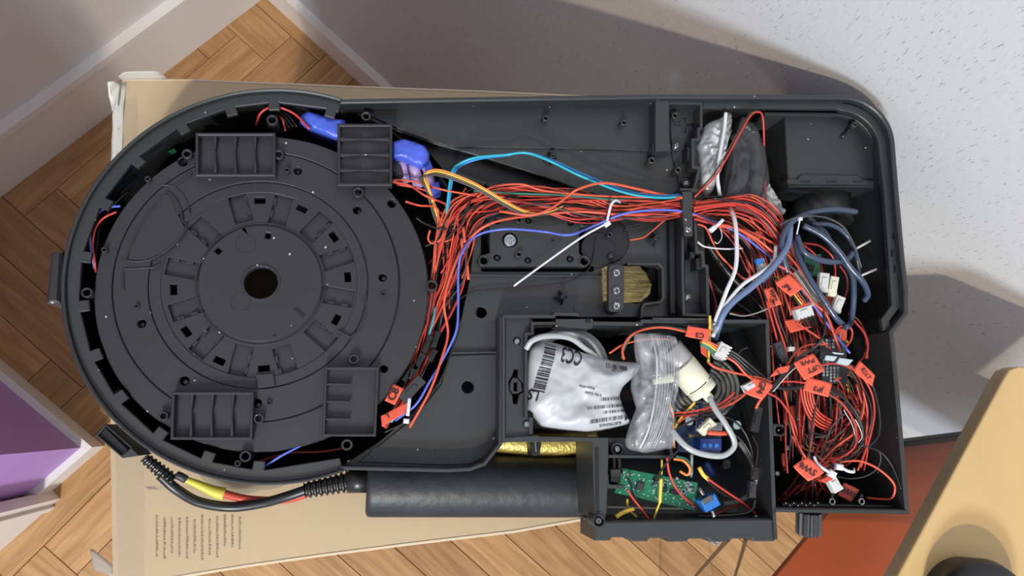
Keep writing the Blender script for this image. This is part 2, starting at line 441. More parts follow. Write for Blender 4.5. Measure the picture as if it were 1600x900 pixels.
# floor with herringbone planks
bm=bmesh.new(); prism(bm,[[(-2.2,-2.4),(2.6,-2.4),(2.6,2.2),(-2.2,2.2)]],-.05,-.012,0); floor=S(fin(bm,'floor','brn'))
u=dR; v=Vector((-u.y,u.x)); w0=.088; n0=6; L0=w0*n0; org=v2(P(120,898))
pm=None
def mkplank():
    me=D.meshes.new('plank'); bm=bmesh.new(); prism(bm,[[(-L0/2+.0006,-w0/2+.0006),(L0/2-.0006,-w0/2+.0006),(L0/2-.0006,w0/2-.0006),(-L0/2+.0006,w0/2-.0006)]],-.014,0,.0008); bm.to_mesh(me); bm.free(); me.materials.append(M['oak']); return me
pme=mkplank()
def inview(c,mar=420):
    d=MC.transposed() @ Vector((c.x,c.y,-H)); px=800+d.x/-d.z*F; py=450-d.y/-d.z*F
    return -mar<px<1600+mar and -mar<py<900+mar
for s in range(-6,7):
    for k in range(-60,61):
        for kind in (0,1):
            if kind==0: c=Vector((k*w0+L0/2+s*2*L0, k*w0+w0/2)); ang=0
            else: c=Vector((k*w0-w0/2+s*2*L0, k*w0+L0/2)); ang=math.pi/2
            wc=org+u*c.x+v*c.y
            if not inview(wc): continue
            if (wc-a).dot(outL)>.3 or (wc-cR).dot(outR)>.3: continue
            o=D.objects.new('plank',pme); SC.collection.objects.link(o); o.parent=floor
            o.matrix_parent_inverse=Matrix.Translation(-floor.location)
            o.location=(wc.x,wc.y,0); o.rotation_euler=(0,0,math.atan2(u.y,u.x)+ang)
# projecting purple wall with white baseboard, lower left
k0=v2(P(163,697)); f1=v2(P(0,838)); f2=v2(P(0,560))
d1=(f1-k0).normalized(); d2=(f2-k0).normalized()
def wedge(name,off,z0,z1,m,parent=None):
    i=(d1+d2).normalized(); kk=k0+i*off*1.5
    bm=bmesh.new(); prism(bm,[[kk,kk+d1*1.3,kk+d1*1.3+d2*1.2,kk+d2*1.2]],z0,z1,0); return fin(bm,name,m,parent)
S(wedge('wall_front',.011,0,2.5,'purp'))
o=S(wedge('baseboard_front',.0,0,.075,'white')); wedge('moulding',-.003,.075,.083,'white',o)
# white door casing on the projecting wall, its left part
q0=k0+d1*.125; nn=(d1*-1).orthogonal().normalized(); 
if nn.dot(C0-k0)<0: nn=-nn
bm=bmesh.new(); prism(bm,[[q0,q0+d1*1.0,q0+d1*1.0+nn*.022,q0+nn*.022]],0,2.45,.002); o=fin(bm,'trim_1','white'); S(o)
bm=bmesh.new(); prism(bm,[[q0+d1*.018,q0+d1*.032,q0+d1*.032+nn*.028,q0+d1*.018+nn*.028]],0,2.45,.002); fin(bm,'moulding','white',o)

# ================================================================== FURNITURE
ZB=.95
# orange table
tb=thing('table',P(1450,800,0),'orange-brown laminate table with black back edge standing beside wall','table')
ot=[(1376,701),(1640,669),(1660,760),(1640,1000),(1130,1000)]
plate('tabletop',ot,.90,.893,'orange',tb,bev=.001)
plate('black_edge',[(1368,696),(1640,662),(1640,671),(1377,703)],.908,.87,'blk',tb,bev=.001)
for x,y in ((1385,715),(1560,722),(1390,800)):
    bm=bmesh.new(); c=P(x,y,.9); prism(bm,[[(c.x-.015,c.y-.015),(c.x+.015,c.y-.015),(c.x+.015,c.y+.015),(c.x-.015,c.y+.015)]],0,.893,.001); fin(bm,'leg','blk',tb)
# birch desk
ZD=1.065
dk=thing('desk',P(1550,850,0),'light birch desk with rounded corner in front of the wall','desk')
edge=[(1401,905),(1570,590),(1578,578),(1590,573),(1700,575),(1740,1060),(1320,1060)]
plate('desktop',edge,ZD,ZD-.004,'desk',dk,bev=.001)
plate('desk_edge',edge,ZD-.004,ZD-.022,'deske',dk,bev=0)
for x,y in ((1690,600),(1728,900)):
    plate('wall_bracket',rect(x,y,60,14,-40),ZD-.022,ZD-.05,'dsteel',dk)
c=P(1545,962,ZD+.03); rs=SCL(1545,950,ZD)
bl=thing('round_device',P(1545,962,ZD),'rounded black device on the birch desk at the bottom right corner','device')
bm=bmesh.new(); tube_bm(bm,[Vector((c.x,c.y,ZD)),Vector((c.x,c.y,ZD+.025)),Vector((c.x,c.y,ZD+.035)),Vector((c.x,c.y,ZD+.038))],1,48,[72*rs,76*rs,70*rs,58*rs]); fin(bm,'body','blk',bl,True)
bm=bmesh.new(); tube_bm(bm,[Vector((c.x,c.y,ZD+.038)),Vector((c.x,c.y,ZD+.040))],1,40,[50*rs,46*rs]); fin(bm,'grille','gry',bl,True)

# cardboard box
cb=thing('cardboard_box',P(550,500,0),'large tan cardboard box carrying the opened black housing','box')
out=[(185,125),(300,126),(540,136),(760,144),(932,152),(927,807),(800,829),(640,848),(500,866),(380,883),(250,905),(176,915),(172,700),(178,420),(181,250)]
op=W(out,ZB); c=sum(op,Vector((0,0)))/len(op)
bm=bmesh.new(); prism(bm,[[c+(p-c)*.985 for p in op]],0,ZB-.004,0); fin(bm,'carton_walls','card',cb)
left=[(185,125),(300,126),(540,136),(760,144),(932,152),(929,500),(174,522),(178,420),(181,250)]
right=[(174,522.6),(929,500.6),(927,807),(800,829),(640,848),(500,866),(380,883),(250,905),(176,915),(172,700)]
plate('top_flap',left,ZB,ZB-.004,'card',cb,bev=.0008); plate('top_flap',right,ZB,ZB-.004,'card',cb,bev=.0008)
strip('edge_ply',[(258,905),(380,885),(500,868),(640,850),(800,831),(925,809)],4.5,ZB+.0006,ZB-.006,'cardedge',cb)
strip('edge_ply',[(188,124),(300,125),(540,135),(760,143),(930,151)],3,ZB+.0006,ZB-.006,'cardedge',cb)
def sheet(name,pts3,fs,m,parent,sub=2,th=.0006):
    me=D.meshes.new(name); me.from_pydata(pts3,[],fs); bm=bmesh.new(); bm.from_mesh(me)
    bmesh.ops.subdivide_edges(bm,edges=bm.edges,cuts=sub,use_grid_fill=True)
    for v_ in bm.verts: v_.co+=Vector((0,0,noise.noise(v_.co*60)*.0025))
    bmesh.ops.recalc_face_normals(bm,faces=bm.faces); r=bmesh.ops.solidify(bm,geom=bm.faces[:],thickness=th)
    return fin(bm,name,m,parent,True)
plate('packing_tape',[(186,160),(214,150),(224,560),(224,905),(184,908),(177,560)],ZB+.0006,ZB,'tape',cb,bev=0)
plate('packing_tape',[(226,760),(413,0+763),(232,765)],ZB+.0005,ZB,'tape',cb,bev=0)
ta=thing('packing_tape',P(180,160,ZB),'crumpled strip of whitish tape on the top-left corner of the cardboard box','tape')
sheet('tape_curl',[P(168,128,ZB+.012),P(176,126,ZB+.016),P(187,130,ZB+.004),P(185,168,ZB+.004),P(176,174,ZB-.006),P(170,150,ZB+.004)],[(0,1,2,5),(5,2,3,4)],'torn',ta,4)
sheet('tape_curl',[P(184,118,ZB+.012),P(193,113,ZB+.018),P(246,110,ZB+.016),P(262,122,ZB+.002),P(190,124,ZB+.001),P(205,118,ZB+.010)],[(0,1,5,4),(1,2,3,5),(5,3,4)],'torn',ta,3)
sheet('tape_curl',[P(186,130,ZB+.002),P(176,180,ZB+.002),P(173,260,ZB-.004),P(190,262,ZB+.001),P(193,180,ZB+.001),P(197,128,ZB+.001)],[(0,1,4,5),(1,2,3,4)],'torn',ta,3)
M['tape2']=mat('dusty_tape',(.42,.36,.29),.4,bump=.5,bscale=60,alpha=.8)
tc_=thing('packing_tape',P(165,880,ZB),'loose curl of clear tape hanging off the lower left corner of the box','tape')
sheet('tape_curl',[P(140,858,ZB-.03),P(146,860,ZB-.02),P(174,884,ZB-.003),P(176,902,ZB-.002),P(146,890,ZB-.03)],[(0,1,4),(1,2,3,4)],'tape2',tc_,3)
tc_=thing('packing_tape',P(915,815,ZB),'small frayed tape end at the right corner of the cardboard box','tape')
sheet('tape_curl',[P(910,802,ZB+.006),P(922,799,ZB+.006),P(930,812,ZB-.002),P(926,832,ZB-.02),P(914,820,ZB)],[(0,1,2,4),(4,2,3)],'cardedge',tc_,3)
# printed paragraph, too small to read: rows of short dashes
rg=random.Random(3); vs=[];fs=[]
for i in range(12):
    x=243+i*11.8; y=808+rg.uniform(-4,6); yend=875-rg.uniform(0,10)-(12 if i>8 else 0)
    while y<yend:
        l=rg.uniform(1.6,4.5); wd=rg.uniform(2,4.0)
        b=len(vs)
        for q in ((x,y),(x+wd,y),(x+wd,y+l*.55),(x,y+l*.55)): vs.append(P(q[0],q[1],ZB+.0008))
        fs.append((b,b+1,b+2,b+3)); y+=l
me=D.meshes.new('print'); me.from_pydata(vs,[],fs)
M['fade']=mat('faded_ink',(.31,.24,.165),.8); link('print',me,'fade',cb)

# ================================================================== HOUSING
def circ3(p1,p2,p3,z):
    a,b,c=[v2(P(*p,z)) for p in (p1,p2,p3)]
    d=2*(a.x*(b.y-c.y)+b.x*(c.y-a.y)+c.x*(a.y-b.y))
    ux=(a.dot(a)*(b.y-c.y)+b.dot(b)*(c.y-a.y)+c.dot(c)*(a.y-b.y))/d
    uy=(a.dot(a)*(c.x-b.x)+b.dot(b)*(a.x-c.x)+c.dot(c)*(b.x-a.x))/d
    o=Vector((ux,uy)); return o,(a-o).length
HS=thing('prop_housing',P(700,450,ZB),'large open black plastic housing, round at one end, lying on the cardboard box','housing')
CC,CR=circ3((94,450),(430,137),(385,757),ZR)
S1=SCL(400,450,ZR)
def angp(x,y,z=ZR): q=v2(P(x,y,z))-CC; return math.atan2(q.y,q.x)
A0=angp(533,157); A1=angp(535,732)+2*math.pi
def band(r0,r1,a0,a1,n=110): return circ(CC,r1,n,a0,a1,False)+circ(CC,r0,n,a0,a1,False)[::-1]
Z=lambda d: ZR+d*mm
plate('ring_wall',band(CR-5*S1,CR,A0,A1),Z(0),Z(-124),'shell',HS,world=True,bev=.0012)
# ledge with tabs
tabs=[(515,180),(428,165),(360,170),(284,198),(212,250),(157,315),(122,400),(113,480),(131,562),(172,632),(235,697),(316,735),(405,722)]
ta_=sorted([(angp(x,y,Z(-5)))%(2*math.pi) for x,y in tabs])
ta_=[t if t>A0 else t+2*math.pi for t in ta_]; ta_.sort()
inner=[]; r_a=CR-22*S1; r_t=CR-35*S1; hw=.030
inner.append(CC+Vector((math.cos(A0),math.sin(A0)))*r_a)
for t in ta_:
    if t<=A0+hw or t>=A1-hw: continue
    for dt,r in ((-hw,r_a),(-hw,r_t),(hw,r_t),(hw,r_a)): inner.append(CC+Vector((math.cos(t+dt),math.sin(t+dt)))*r)
inner.append(CC+Vector((math.cos(A1),math.sin(A1)))*r_a)
plate('ring_ledge',circ(CC,CR-4.5*S1,110,A0,A1,False)+inner[::-1],Z(-5),Z(-9),'shell',HS,world=True,bev=.0006)
bm=bmesh.new(); prism(bm,[circ(CC,CR-5*S1,96),pcirc(407,441,27,Z(-118),24)],Z(-124),Z(-120),0); fin(bm,'ring_floor','deep',HS)
# inner collar of the ring opening on the plate side
plate('ring_collar',band(CR-2*S1,CR+2*S1,A1-2*math.pi+.0,A0,40),Z(-24),Z(-118),'deep',HS,world=True,bev=0)
# outer walls
arc=lambda cx,cy,r,a0,a1,n=10:[(cx+r*math.cos(math.radians(a0+(a1-a0)*i/n)),cy+r*math.sin(math.radians(a0+(a1-a0)*i/n))) for i in range(n+1)]
outerR=[(531,158),(700,155),(1030,150),(1310,151)]+arc(1318,229,78,-84,-4,12)+[(1402,300),(1411,400),(1417,455),(1417,489),(1394,519),(1402,600),(1419,800),(1213,797)]
strip('outer_wall',outerR,7,Z(0),Z(-112),'shell',HS,.0012)
inR=[(1098,163),(1310,164)]+arc(1312,235,68,-84,-4,10)+[(1388,300),(1395,400),(1400,478),(1384,500),(1386,516)]
strip('inner_ledge',inR,12,Z(-7),Z(-12),'shell',HS,.0006)
strip('inner_ledge',[(1195,177),(1310,178)]+arc(1308,240,62,-84,-8,10)+[(1377,290)],5,Z(-20),Z(-60),'gry',HS,.0006)
for x,y in ((1396,369),(1394,395),(1398,420)):
    plate('slot',rect(x,y,3,11,2),Z(-6.6),Z(-9),'deep',HS,bev=0)
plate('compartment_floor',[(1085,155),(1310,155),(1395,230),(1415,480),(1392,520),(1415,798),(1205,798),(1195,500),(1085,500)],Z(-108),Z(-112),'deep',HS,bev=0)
plate('bottom_ledge',[(1222,786),(1400,790),(1402,793),(1222,791)],Z(-12),Z(-40),'blk',HS)
# main plate
CD,DR=circ3((145,455),(670,440),(400,707),Z(-8))
gap=[v2(P(x,y,Z(-22))) for x,y in ((540,724),(592,690),(640,650),(690,590),(716,520),(733,440),(738,400),(742,345),(760,318),(850,312),(935,305),(820,266),(740,241),(690,228),(600,198))]
mp_out=W([(533,166),(700,163),(1030,156),(1092,156),(1106,495),(785,497),(785,690),(758,722),(735,730),(700,732),(540,727)],Z(-22))+gap
holes=[pcirc(731,605,9.5,Z(-22)),pcirc(752,488,8.5,Z(-22)),W(rrect(985,414,1034,474,7),Z(-22)),W([(741,362),(757,362),(757,412),(741,412)],Z(-22)) ]
holes=[pcirc(731,605,9.5,Z(-22)),pcirc(752,488,8.5,Z(-22)),W(rrect(985,414,1034,474,7),Z(-22)),W(rrect(752,352,928,424,3),Z(-22))]
plate('back_plate',mp_out,Z(-22),Z(-25),'shell',HS,holes=holes,world=True,bev=.0006)
plate('raised_panel',[(560,172),(700,168),(1022,160),(1024,236),(930,233),(700,229),(620,200)],Z(-19.5),Z(-22),'shell',HS)
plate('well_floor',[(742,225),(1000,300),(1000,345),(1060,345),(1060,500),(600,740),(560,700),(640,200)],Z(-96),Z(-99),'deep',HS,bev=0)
plate('well_brace',[(650,215),(935,300),(930,318),(700,275)],Z(-34),Z(-45),'blk',HS,bev=.0006)
plate('well_brace',[(690,262),(790,292),(800,300),(700,275)],Z(-26),Z(-34),'shell',HS,bev=.0006)
plate('lower_panel',[(700,556),(779,553),(779,690),(755,716),(735,725),(700,727),(560,722),(600,690),(648,652),(690,600)],Z(-20),Z(-22),'shell',HS,holes=[[tuple(q) for q in [(731+9.5*math.cos(i*.3),605+9.5*math.sin(i*.3)) for i in range(21)]]])
strip('plate_lip',[(531,731),(700,735),(735,733),(757,725),(782,694),(783,600),(783,494)],6,Z(-2),Z(-40),'shell',HS,.0008)
plate('vertical_band',[(1024,151),(1046,151),(1046,236),(1024,236)],Z(-3),Z(-24),'shell',HS)
plate('band_foot',[(1020,224),(1048,224),(1048,238),(1020,238)],Z(-8),Z(-24),'shell',HS)
plate('painted_shadow',[(1032,153),(1098,153),(1098,158),(1032,158)],Z(-2.5),Z(-6),'blk',HS)  # solid black bar laid in as the shade of a slot
# stepped partition beside the deep compartment
stepR=[(1046,160),(1096,161),(1096,200),(1092,201),(1092,217),(1083,218),(1083,260),(1092,262),(1092,268),(1088,284),(1085,296),(1065,298)]
strip('stepped_wall',stepR,4.5,Z(-4),Z(-60),'shell',HS)
strip('stepped_wall',[(1086,300),(1086,340),(1089,393),(1098,394),(1099,414),(1105,416),(1107,492)],5,Z(-4),Z(-100),'shell',HS)
strip('partition_wall',[(1067,338),(1067,430),(1069,492),(1108,493)],4.5,Z(-4),Z(-60),'shell',HS)
plate('channel_floor',[(1046,162),(1094,162),(1090,200),(1082,218),(1082,296),(1064,296),(1050,240)],Z(-20),Z(-23),'shell',HS,holes=[[(x/4+800,y/4) for x,y in ((1065,730),(1085,730),(1085,760),(1135,765),(1135,780),(1090,785),(1088,830),(1070,830),(1065,790),(1012,780),(1012,768),(1055,755))]])
plate('channel_floor',[(1070,340),(1084,340),(1088,395),(1104,418),(1106,492),(1070,492)],Z(-20),Z(-23),'shell',HS)
for x,y,wd,h in ((1092,275,8,14),(1078,240,8,20),(1093,412,10,18),(1082,398,8,10)): plate('rib',rect(x,y,wd,h),Z(-7),Z(-22),'blk',HS)
for x,y in ((1057,228),(1073,286),(1075,464)):
    post('boss',x,y,7,Z(-14),Z(-20),'shell',HS,.62); screw(x,y,3.8,Z(-13.4),HS)
for x,y in ((1060,265),(1055,180)): post('boss',x,y,5,Z(-10),Z(-20),'shell',HS)
# cable clamp over the harness
cl=plate('cable_clamp',[(1066,299),(1082,299),(1083,366),(1082,369),(1070,369),(1069,366),(1067,340)],Z(3),Z(-3),'shell',HS); screw(1076,358,4.6,Z(3.6),cl)
strip('clamp_seat',[(1063,296),(1090,297)],5,Z(0),Z(-20),'shell',HS)
# posts on the plate
for x,y,r in ((853,184,5),(975,191,5),(1019,250,5.5)): post('stud',x,y,r,Z(-11),Z(-22),'shell',HS,.5)
post('hexagonal_stud',572,181,7.5,Z(-6),Z(-22),'shell',HS,.62,True)
post('stud',953,366,4,Z(-12),Z(-22),'shell',HS)
for x,y in ((863,243),(1026,371),(880,462)):
    g=post('gusset_post',x,y,3.2,Z(-8),Z(-22),'shell',HS,.4)
    for a_ in (0,90,180,270):
        t=math.radians(a_+10); plate('gusset',rect(x+6*math.cos(t),y+6*math.sin(t),9,1.6,a_+10),Z(-12),Z(-22),'shell',HS,bev=0) if False else None
    bm=bmesh.new(); c0=P(x,y,Z(-12)); sc=SCL(x,y,Z(-12))
    for a_ in (10,100,190,280):
        t=math.radians(a_); d=Vector((math.cos(t),math.sin(t),0)); nrm=Vector((-d.y,d.x,0))*.0007
        vs_=[c0+d*2*sc+nrm, c0+d*3*sc+nrm, Vector((c0.x,c0.y,Z(-22)))+d*12*sc+nrm, Vector((c0.x,c0.y,Z(-22)))+nrm]
        vs2=[q-nrm*2 for q in vs_]; A=[bm.verts.new(q) for q in vs_]; B=[bm.verts.new(q) for q in vs2]
        bm.faces.new(A); bm.faces.new(B[::-1])
        for i in range(4): bm.faces.new((A[i],A[(i+1)%4],B[(i+1)%4],B[i]))
    bmesh.ops.recalc_face_normals(bm,faces=bm.faces); fin(bm,'gusset','shell',g)
# motor mount
plate('mount_recess_floor',[(742,342),(935,342),(935,428),(742,428)],Z(-40),Z(-43),'deep',HS,bev=0)
mo=[(748,337)]+[(757+9.5*math.cos(math.radians(t)),342+9.5*math.sin(math.radians(t))) for t in range(-150,-60,20)]+[(772,334),(898,334)]+[(913+9*math.cos(math.radians(t)),345+9*math.sin(math.radians(t))) for t in range(-110,110,20)]+[(905,356),(905,396)]+[(913+9*math.cos(math.radians(t)),408+9*math.sin(math.radians(t))) for t in range(-110,110,20)]+[(898,416),(770,416)]+[(756+9.5*math.cos(math.radians(t)),407+9.5*math.sin(math.radians(t))) for t in range(70,290,20)]+[(765,395),(765,354),(756,352),(749,348)]
mo=mo[1:]
sp=[(777,345,5),(826,344,5),(892,347,5.5),(777,402,5.5),(825,406,5),(891,404,5.5)]
mt=plate('mounting_block',mo,Z(-16),Z(-36),'shell',HS,holes=[[(x+r*math.cos(i*.5),y+r*math.sin(i*.5)) for i in range(12)] for x,y,r in sp+[(757,342,6),(756,407,6),(913,345,6),(913,408,6),(797,375,12)]])
for x,y,r in sp: screw(x,y+1,r*.6,Z(-20),mt,'dsteel')
for x,y in ((757,342),(756,407),(913,345),(913,408)): post('boss',x,y,9,Z(-14.8),Z(-34),'shell',mt,.68)
for x,y in ((811,343),(811,397)): post('boss',x,y,5.5,Z(-11),Z(-16),'shell',mt,.5)
post('boss',864,375,3.4,Z(-15.3),Z(-16),'shell',mt,.5)
bm=bmesh.new(); c=P(797,376,Z(-16)); prism(bm,[circ(c,12*S1,24)],Z(-19),Z(-17),.001); wz=fin(bm,'washer','steel',mt); screw(797,375,9.5,Z(-14),wz)
# round sensor cover under the harness
bm=bmesh.new(); c=P(948,375,Z(-19)); prism(bm,[circ(c,43*S1,48)],Z(-22),Z(-19),.001); q=fin(bm,'round_cover','blk',HS)
c=P(935,390,Z(-18)); bm=bmesh.new(); prism(bm,[circ(c,32*S1,40)],Z(-19),Z(-18),.001); fin(bm,'round_cover','blk',q); screw(955,400,3.4,Z(-16),q,'dsteel')
post('boss',955,400,5.5,Z(-15.5),Z(-18),'blk',HS,.62)
strip('pocket_lip',[(980,412),(1030,412),(1036,418),(1037,466),(1032,472),(1008,475),(1004,482),(1003,497)],4.5,Z(-14),Z(-24),'shell',HS)
plate('pocket_floor',[(975,405),(1045,405),(1045,480),(975,480)],Z(-40),Z(-43),'blk',HS,bev=0)
strip('plate_rib',[(700,429),(945,432)],3,Z(-19),Z(-22),'shell',HS)
strip('plate_rib',[(1050,345),(1052,490)],8,Z(-14),Z(-22),'blk',HS)
strip('plate_rib',[(702,551),(781,550)],3,Z(-18),Z(-22),'shell',HS)
for x,y in ((688,709),(588,708),(775,510),(1033,385),(905,480),(806,480)): 
    c=P(x,y,Z(-21.6)); bm=bmesh.new(); prism(bm,[circ(c,10*S1,24)],Z(-22),Z(-21.7) if y<600 else Z(-19.7),.0001); fin(bm,'ejector_mark','shell',HS)
# outside fittings
plate('side_lug',[(79,394),(97,393),(92,472),(72,474)],Z(-12),Z(-40),'disc',HS,bev=.002)
lg=plate('hollow_lug',[(165,663),(214,712),(192,716),(150,680)],Z(-20),Z(-60),'blk',HS,bev=.002)
strip('lug_rim',[(165,664),(151,680),(190,713),(206,700),(165,664)],3,Z(-17),Z(-24),'shell',HS)
plate('lug_cheek',[(205,699),(218,712),(192,716),(189,714)],Z(-16),Z(-50),'gry',HS)
kn=thing('knob',P(1264,818,Z(-60)),'ribbed black knob under the lower right wall of the housing','knob')
bm=bmesh.new(); A=P(1264,800,Z(-40)); B=P(1263,835,Z(-44))
ax=(B-A).normalized(); n_=Vector((0,0,1)); n_=(n_-ax*n_.dot(ax)).normalized(); b_=ax.cross(n_); R0=19*SCL(1264,820,Z(-40)); ra=[]
for e in (A,A+(B-A)*.9,B):
    ra.append([bm.verts.new(e+(n_*math.cos(i*math.pi/24)+b_*math.sin(i*math.pi/24))*R0*((1 if (i//2)%2 else .86)*(.9 if e is B else 1))) for i in range(48)])
for p_,q_ in zip(ra,ra[1:]):
    for i in range(48): bm.faces.new((p_[i],p_[(i+1)%48],q_[(i+1)%48],q_[i]))
bm.faces.new(ra[0]); bm.faces.new(ra[-1]); bmesh.ops.recalc_face_normals(bm,faces=bm.faces); fin(bm,'grip','gry',kn)
bm=bmesh.new(); cyl(bm,P(1264,792,Z(-40)),A,R0*.4); fin(bm,'shaft','steel',kn)

# ---------------- round disc plate
DS=thing('disc_plate',Vector((CD.x,CD.y,Z(-120))),'round dark plastic disc plate with radial pockets filling the round end of the housing','disc')
sd=SCL(400,450,Z(-8)); PC=v2(P(407,441,Z(-8)))
def dp(px,py): return v2(P(px,py,Z(-8)))
def radrect(px,py,wr,wt,extra=0):
    c=dp(px,py); d=(c-PC).normalized(); t=Vector((-d.y,d.x)); a_,b_=wr*sd/2,wt*sd/2
    return [c-d*a_-t*b_,c+d*a_-t*b_,c+d*a_+t*b_,c-d*a_+t*b_]
pockets=[(374,322),(320,362),(284,418),(290,480),(322,533),(375,563),(445,564),(502,524),(527,462),(526,402),(494,352),(437,327)]
slots=[(405,311),(471,324),(521,368),(543,431),(525,498),(411,575),(341,563),(289,517),(269,451),(340,391),(379,362),(418,367)]
blackh=[(285,252,7),(465,266,6.5),(558,327,7),(598,433,6.5),(170,415,7),(220,505,6.5),(287,595,7),(612,317,7),(600,576,6),(401,630,7)]
pk=[radrect(x,y,50,28) for x,y in pockets]; sl=[radrect(x,y,10 if i<9 else 9,17 if i<9 else 8) for i,(x,y) in enumerate(slots)]
bh=[circ(dp(x,y),r*sd,18) for x,y,r in blackh]
hole=circ(PC,26*sd,40)
base=plate('disc_body',circ(CD,DR,160),Z(-12),Z(-15),'disc',DS,holes=[hole]+sl+bh+pk,world=True,bev=.0004)
plate('pocket_floor',circ(PC,178*sd,80),Z(-16),Z(-18),'disc',DS,holes=[circ(PC,26*sd,40)]+sl,world=True,bev=0)
plate('disc_skirt',circ(CD,DR-.001,120),Z(-15),Z(-60),'disc',DS,holes=[circ(CD,DR-.004,120)],world=True,bev=0)
# raised rings
plate('outer_ring',circ(CD,DR-.0006,160),Z(-9.2),Z(-12),'disc',DS,holes=[circ(PC,219*sd,120)]+[h for h,(x,y,r) in zip(bh,blackh) if ((dp(x,y)-PC).length>(219+9)*sd)],world=True,bev=.0007)
plate('middle_ring',circ(PC,217.6*sd,120),Z(-9.6),Z(-12),'disc',DS,holes=[circ(PC,168*sd,100)]+[h for h,(x,y,r) in zip(bh,blackh) if 178*sd<(dp(x,y)-PC).length<(209)*sd],world=True,bev=.0005)
plate('inner_ring',circ(PC,167.2*sd,100),Z(-11.0),Z(-12),'disc',DS,holes=[circ(PC,150*sd,100)],world=True,bev=.0004)
plate('hub',circ(PC,95*sd,90),Z(-9.6),Z(-12),'disc',DS,holes=[hole]+sl[9:],world=True,bev=.0009)
plate('hub_collar',circ(PC,30*sd,50),Z(-8.6),Z(-9.6),'disc',DS,holes=[hole],world=True,bev=.0006)
plate('hub_groove',circ(PC,100*sd,90),Z(-11.3),Z(-12),'disc',DS,holes=[circ(PC,97.5*sd,90)],world=True,bev=.0003)
bm=bmesh.new(); prism(bm,[circ(dp(383,381),16*sd,32),circ(dp(383,381),14.5*sd,32)],Z(-9.6),Z(-9.2),.0002); prism(bm,[circ(dp(375,472),15.5*sd,32),circ(dp(375,472),14*sd,32)],Z(-9.6),Z(-9.2),.0002); fin(bm,'mould_ring','disc',DS)
# little catches in the pockets
for i,(x,y) in enumerate(pockets):
    c=dp(x,y); d=(c-PC).normalized(); t=Vector((-d.y,d.x)); sgn=1 if i%2 else -1
    for q in (-.004,.007):
        e=c+d*q+t*sgn*.0062; plate('catch',[e-d*.0028-t*.0010,e+d*.0028-t*.0010,e+d*.0028+t*.0010,e-d*.0028+t*.0010],Z(-12.6),Z(-16),'disc',DS,world=True,bev=.0002)
# raised lobes
strip('lobe_rib',[tuple(q) for q in catmull([Vector(q) for q in ((260,299),(245,316),(226,342),(212,366),(203,387),(197,404),(205,408),(222,408),(240,403),(258,392),(272,380),(284,366),(291,352),(284,343),(283,330),(278,316),(270,305),(261,299))],3)],2.6,Z(-8.0),Z(-9.6),'disc',DS)
strip('step_rib',[(250,289),(262,289),(274,292),(285,301),(293,316),(297,334)],2,Z(-8.8),Z(-9.8),'disc',DS)
plate('lobe_floor',[(258,300),(226,342),(204,387),(200,403),(215,406),(240,402),(258,395),(273,383),(287,366),(289,356),(281,341),(275,330),(270,312)],Z(-9.0),Z(-9.6),'disc',DS)
strip('rib',[(193,455),(191,425),(194,420),(240,418),(250,412)],2.6,Z(-8.2),Z(-9.6),'disc',DS)
strip('rib',[(572,460),(571,492),(562,515),(548,527),(528,517)],3,Z(-8.2),Z(-12),'disc',DS)
strip('rib',[(272,291),(300,269)],3,Z(-8),Z(-9.8),'disc',DS)
plate('plate_pad',[(399,585),(427,583),(430,603),(402,607)],Z(-8.7),Z(-9.8),'disc',DS)
plate('hub_slot',[(458,483),(463,479),(478,492),(474,497)],Z(-9.2),Z(-9.6),'blk',DS,bev=0); plate('hub_slot',rect(429,524,7,3,-15),Z(-9.2),Z(-9.6),'blk',DS,bev=0)
# rib trays
def tray(x0,y0,x1,y1,n,vert,sk=0,half=False):
    def pt(x,y): return (x+sk*(y-y0),y)
    z1=Z(0); z0=Z(-9)
    t=thing if False else None
    o=plate('rib_tray',[pt(x0,y0),pt(x1,y0),pt(x1,y1),pt(x0,y1)],z1,z0,'disc',DS,holes=[[pt(x0+4.5,y0+4.5),pt(x1-4.5,y0+4.5),pt(x1-4.5,y1-4.5),pt(x0+4.5,y1-4.5)]],bev=.0006)
    plate('tray_floor',[pt(x0+3,y0+3),pt(x1-3,y0+3),pt(x1-3,y1-3),pt(x0+3,y1-3)],Z(-7.5),z0,'disc',o,bev=0)
    for i in range(1,n+1):
        f=i/(n+1)
        if vert:
            X=x0+(x1-x0)*f; m_=(y0+y1)/2
            polys=[[(X-2.6,y0+4),(X+2.6,y0+4),(X+.8,m_-10),(X-.8,m_-10)],[(X-2.6,y1-4),(X+2.6,y1-4),(X+.8,m_+6),(X-.8,m_+6)]]
            full=[(X-.9,y0+4),(X+.9,y0+4),(X+.9,y1-4),(X-.9,y1-4)]
        else:
            Y=y0+(y1-y0)*f; m_=(x0+x1)/2
            polys=[[(x0+4,Y-2.6),(x0+4,Y+2.6),(m_-8,Y+.8),(m_-8,Y-.8)],[(x1-4,Y-2.6),(x1-4,Y+2.6),(m_+8,Y+.8),(m_+8,Y-.8)]]
            full=[(x0+4,Y-.9),(x1-4,Y-.9),(x1-4,Y+.9),(x0+4,Y+.9)]
        if half: polys=[[(x0+4,Y-1.6),(x0+4,Y+1.6),(m_,Y+1),(m_,Y-1)]]; full=None
        bm=bmesh.new()
        for q in polys: prism(bm,[W([pt(*r) for r in q],Z(-1.5))],Z(-7.5),Z(-1.5),.0003)
        if full: prism(bm,[W([pt(*r) for r in full],Z(-4.5))],Z(-7.5),Z(-4.5),.0003)
        fin(bm,'rib','disc',o)
tray(305,207,430,275,3,True); tray(527,193,613,290,3,False); tray(268,612,396,687,3,True,-.03); tray(507,573,592,682,3,False,-.04,True)
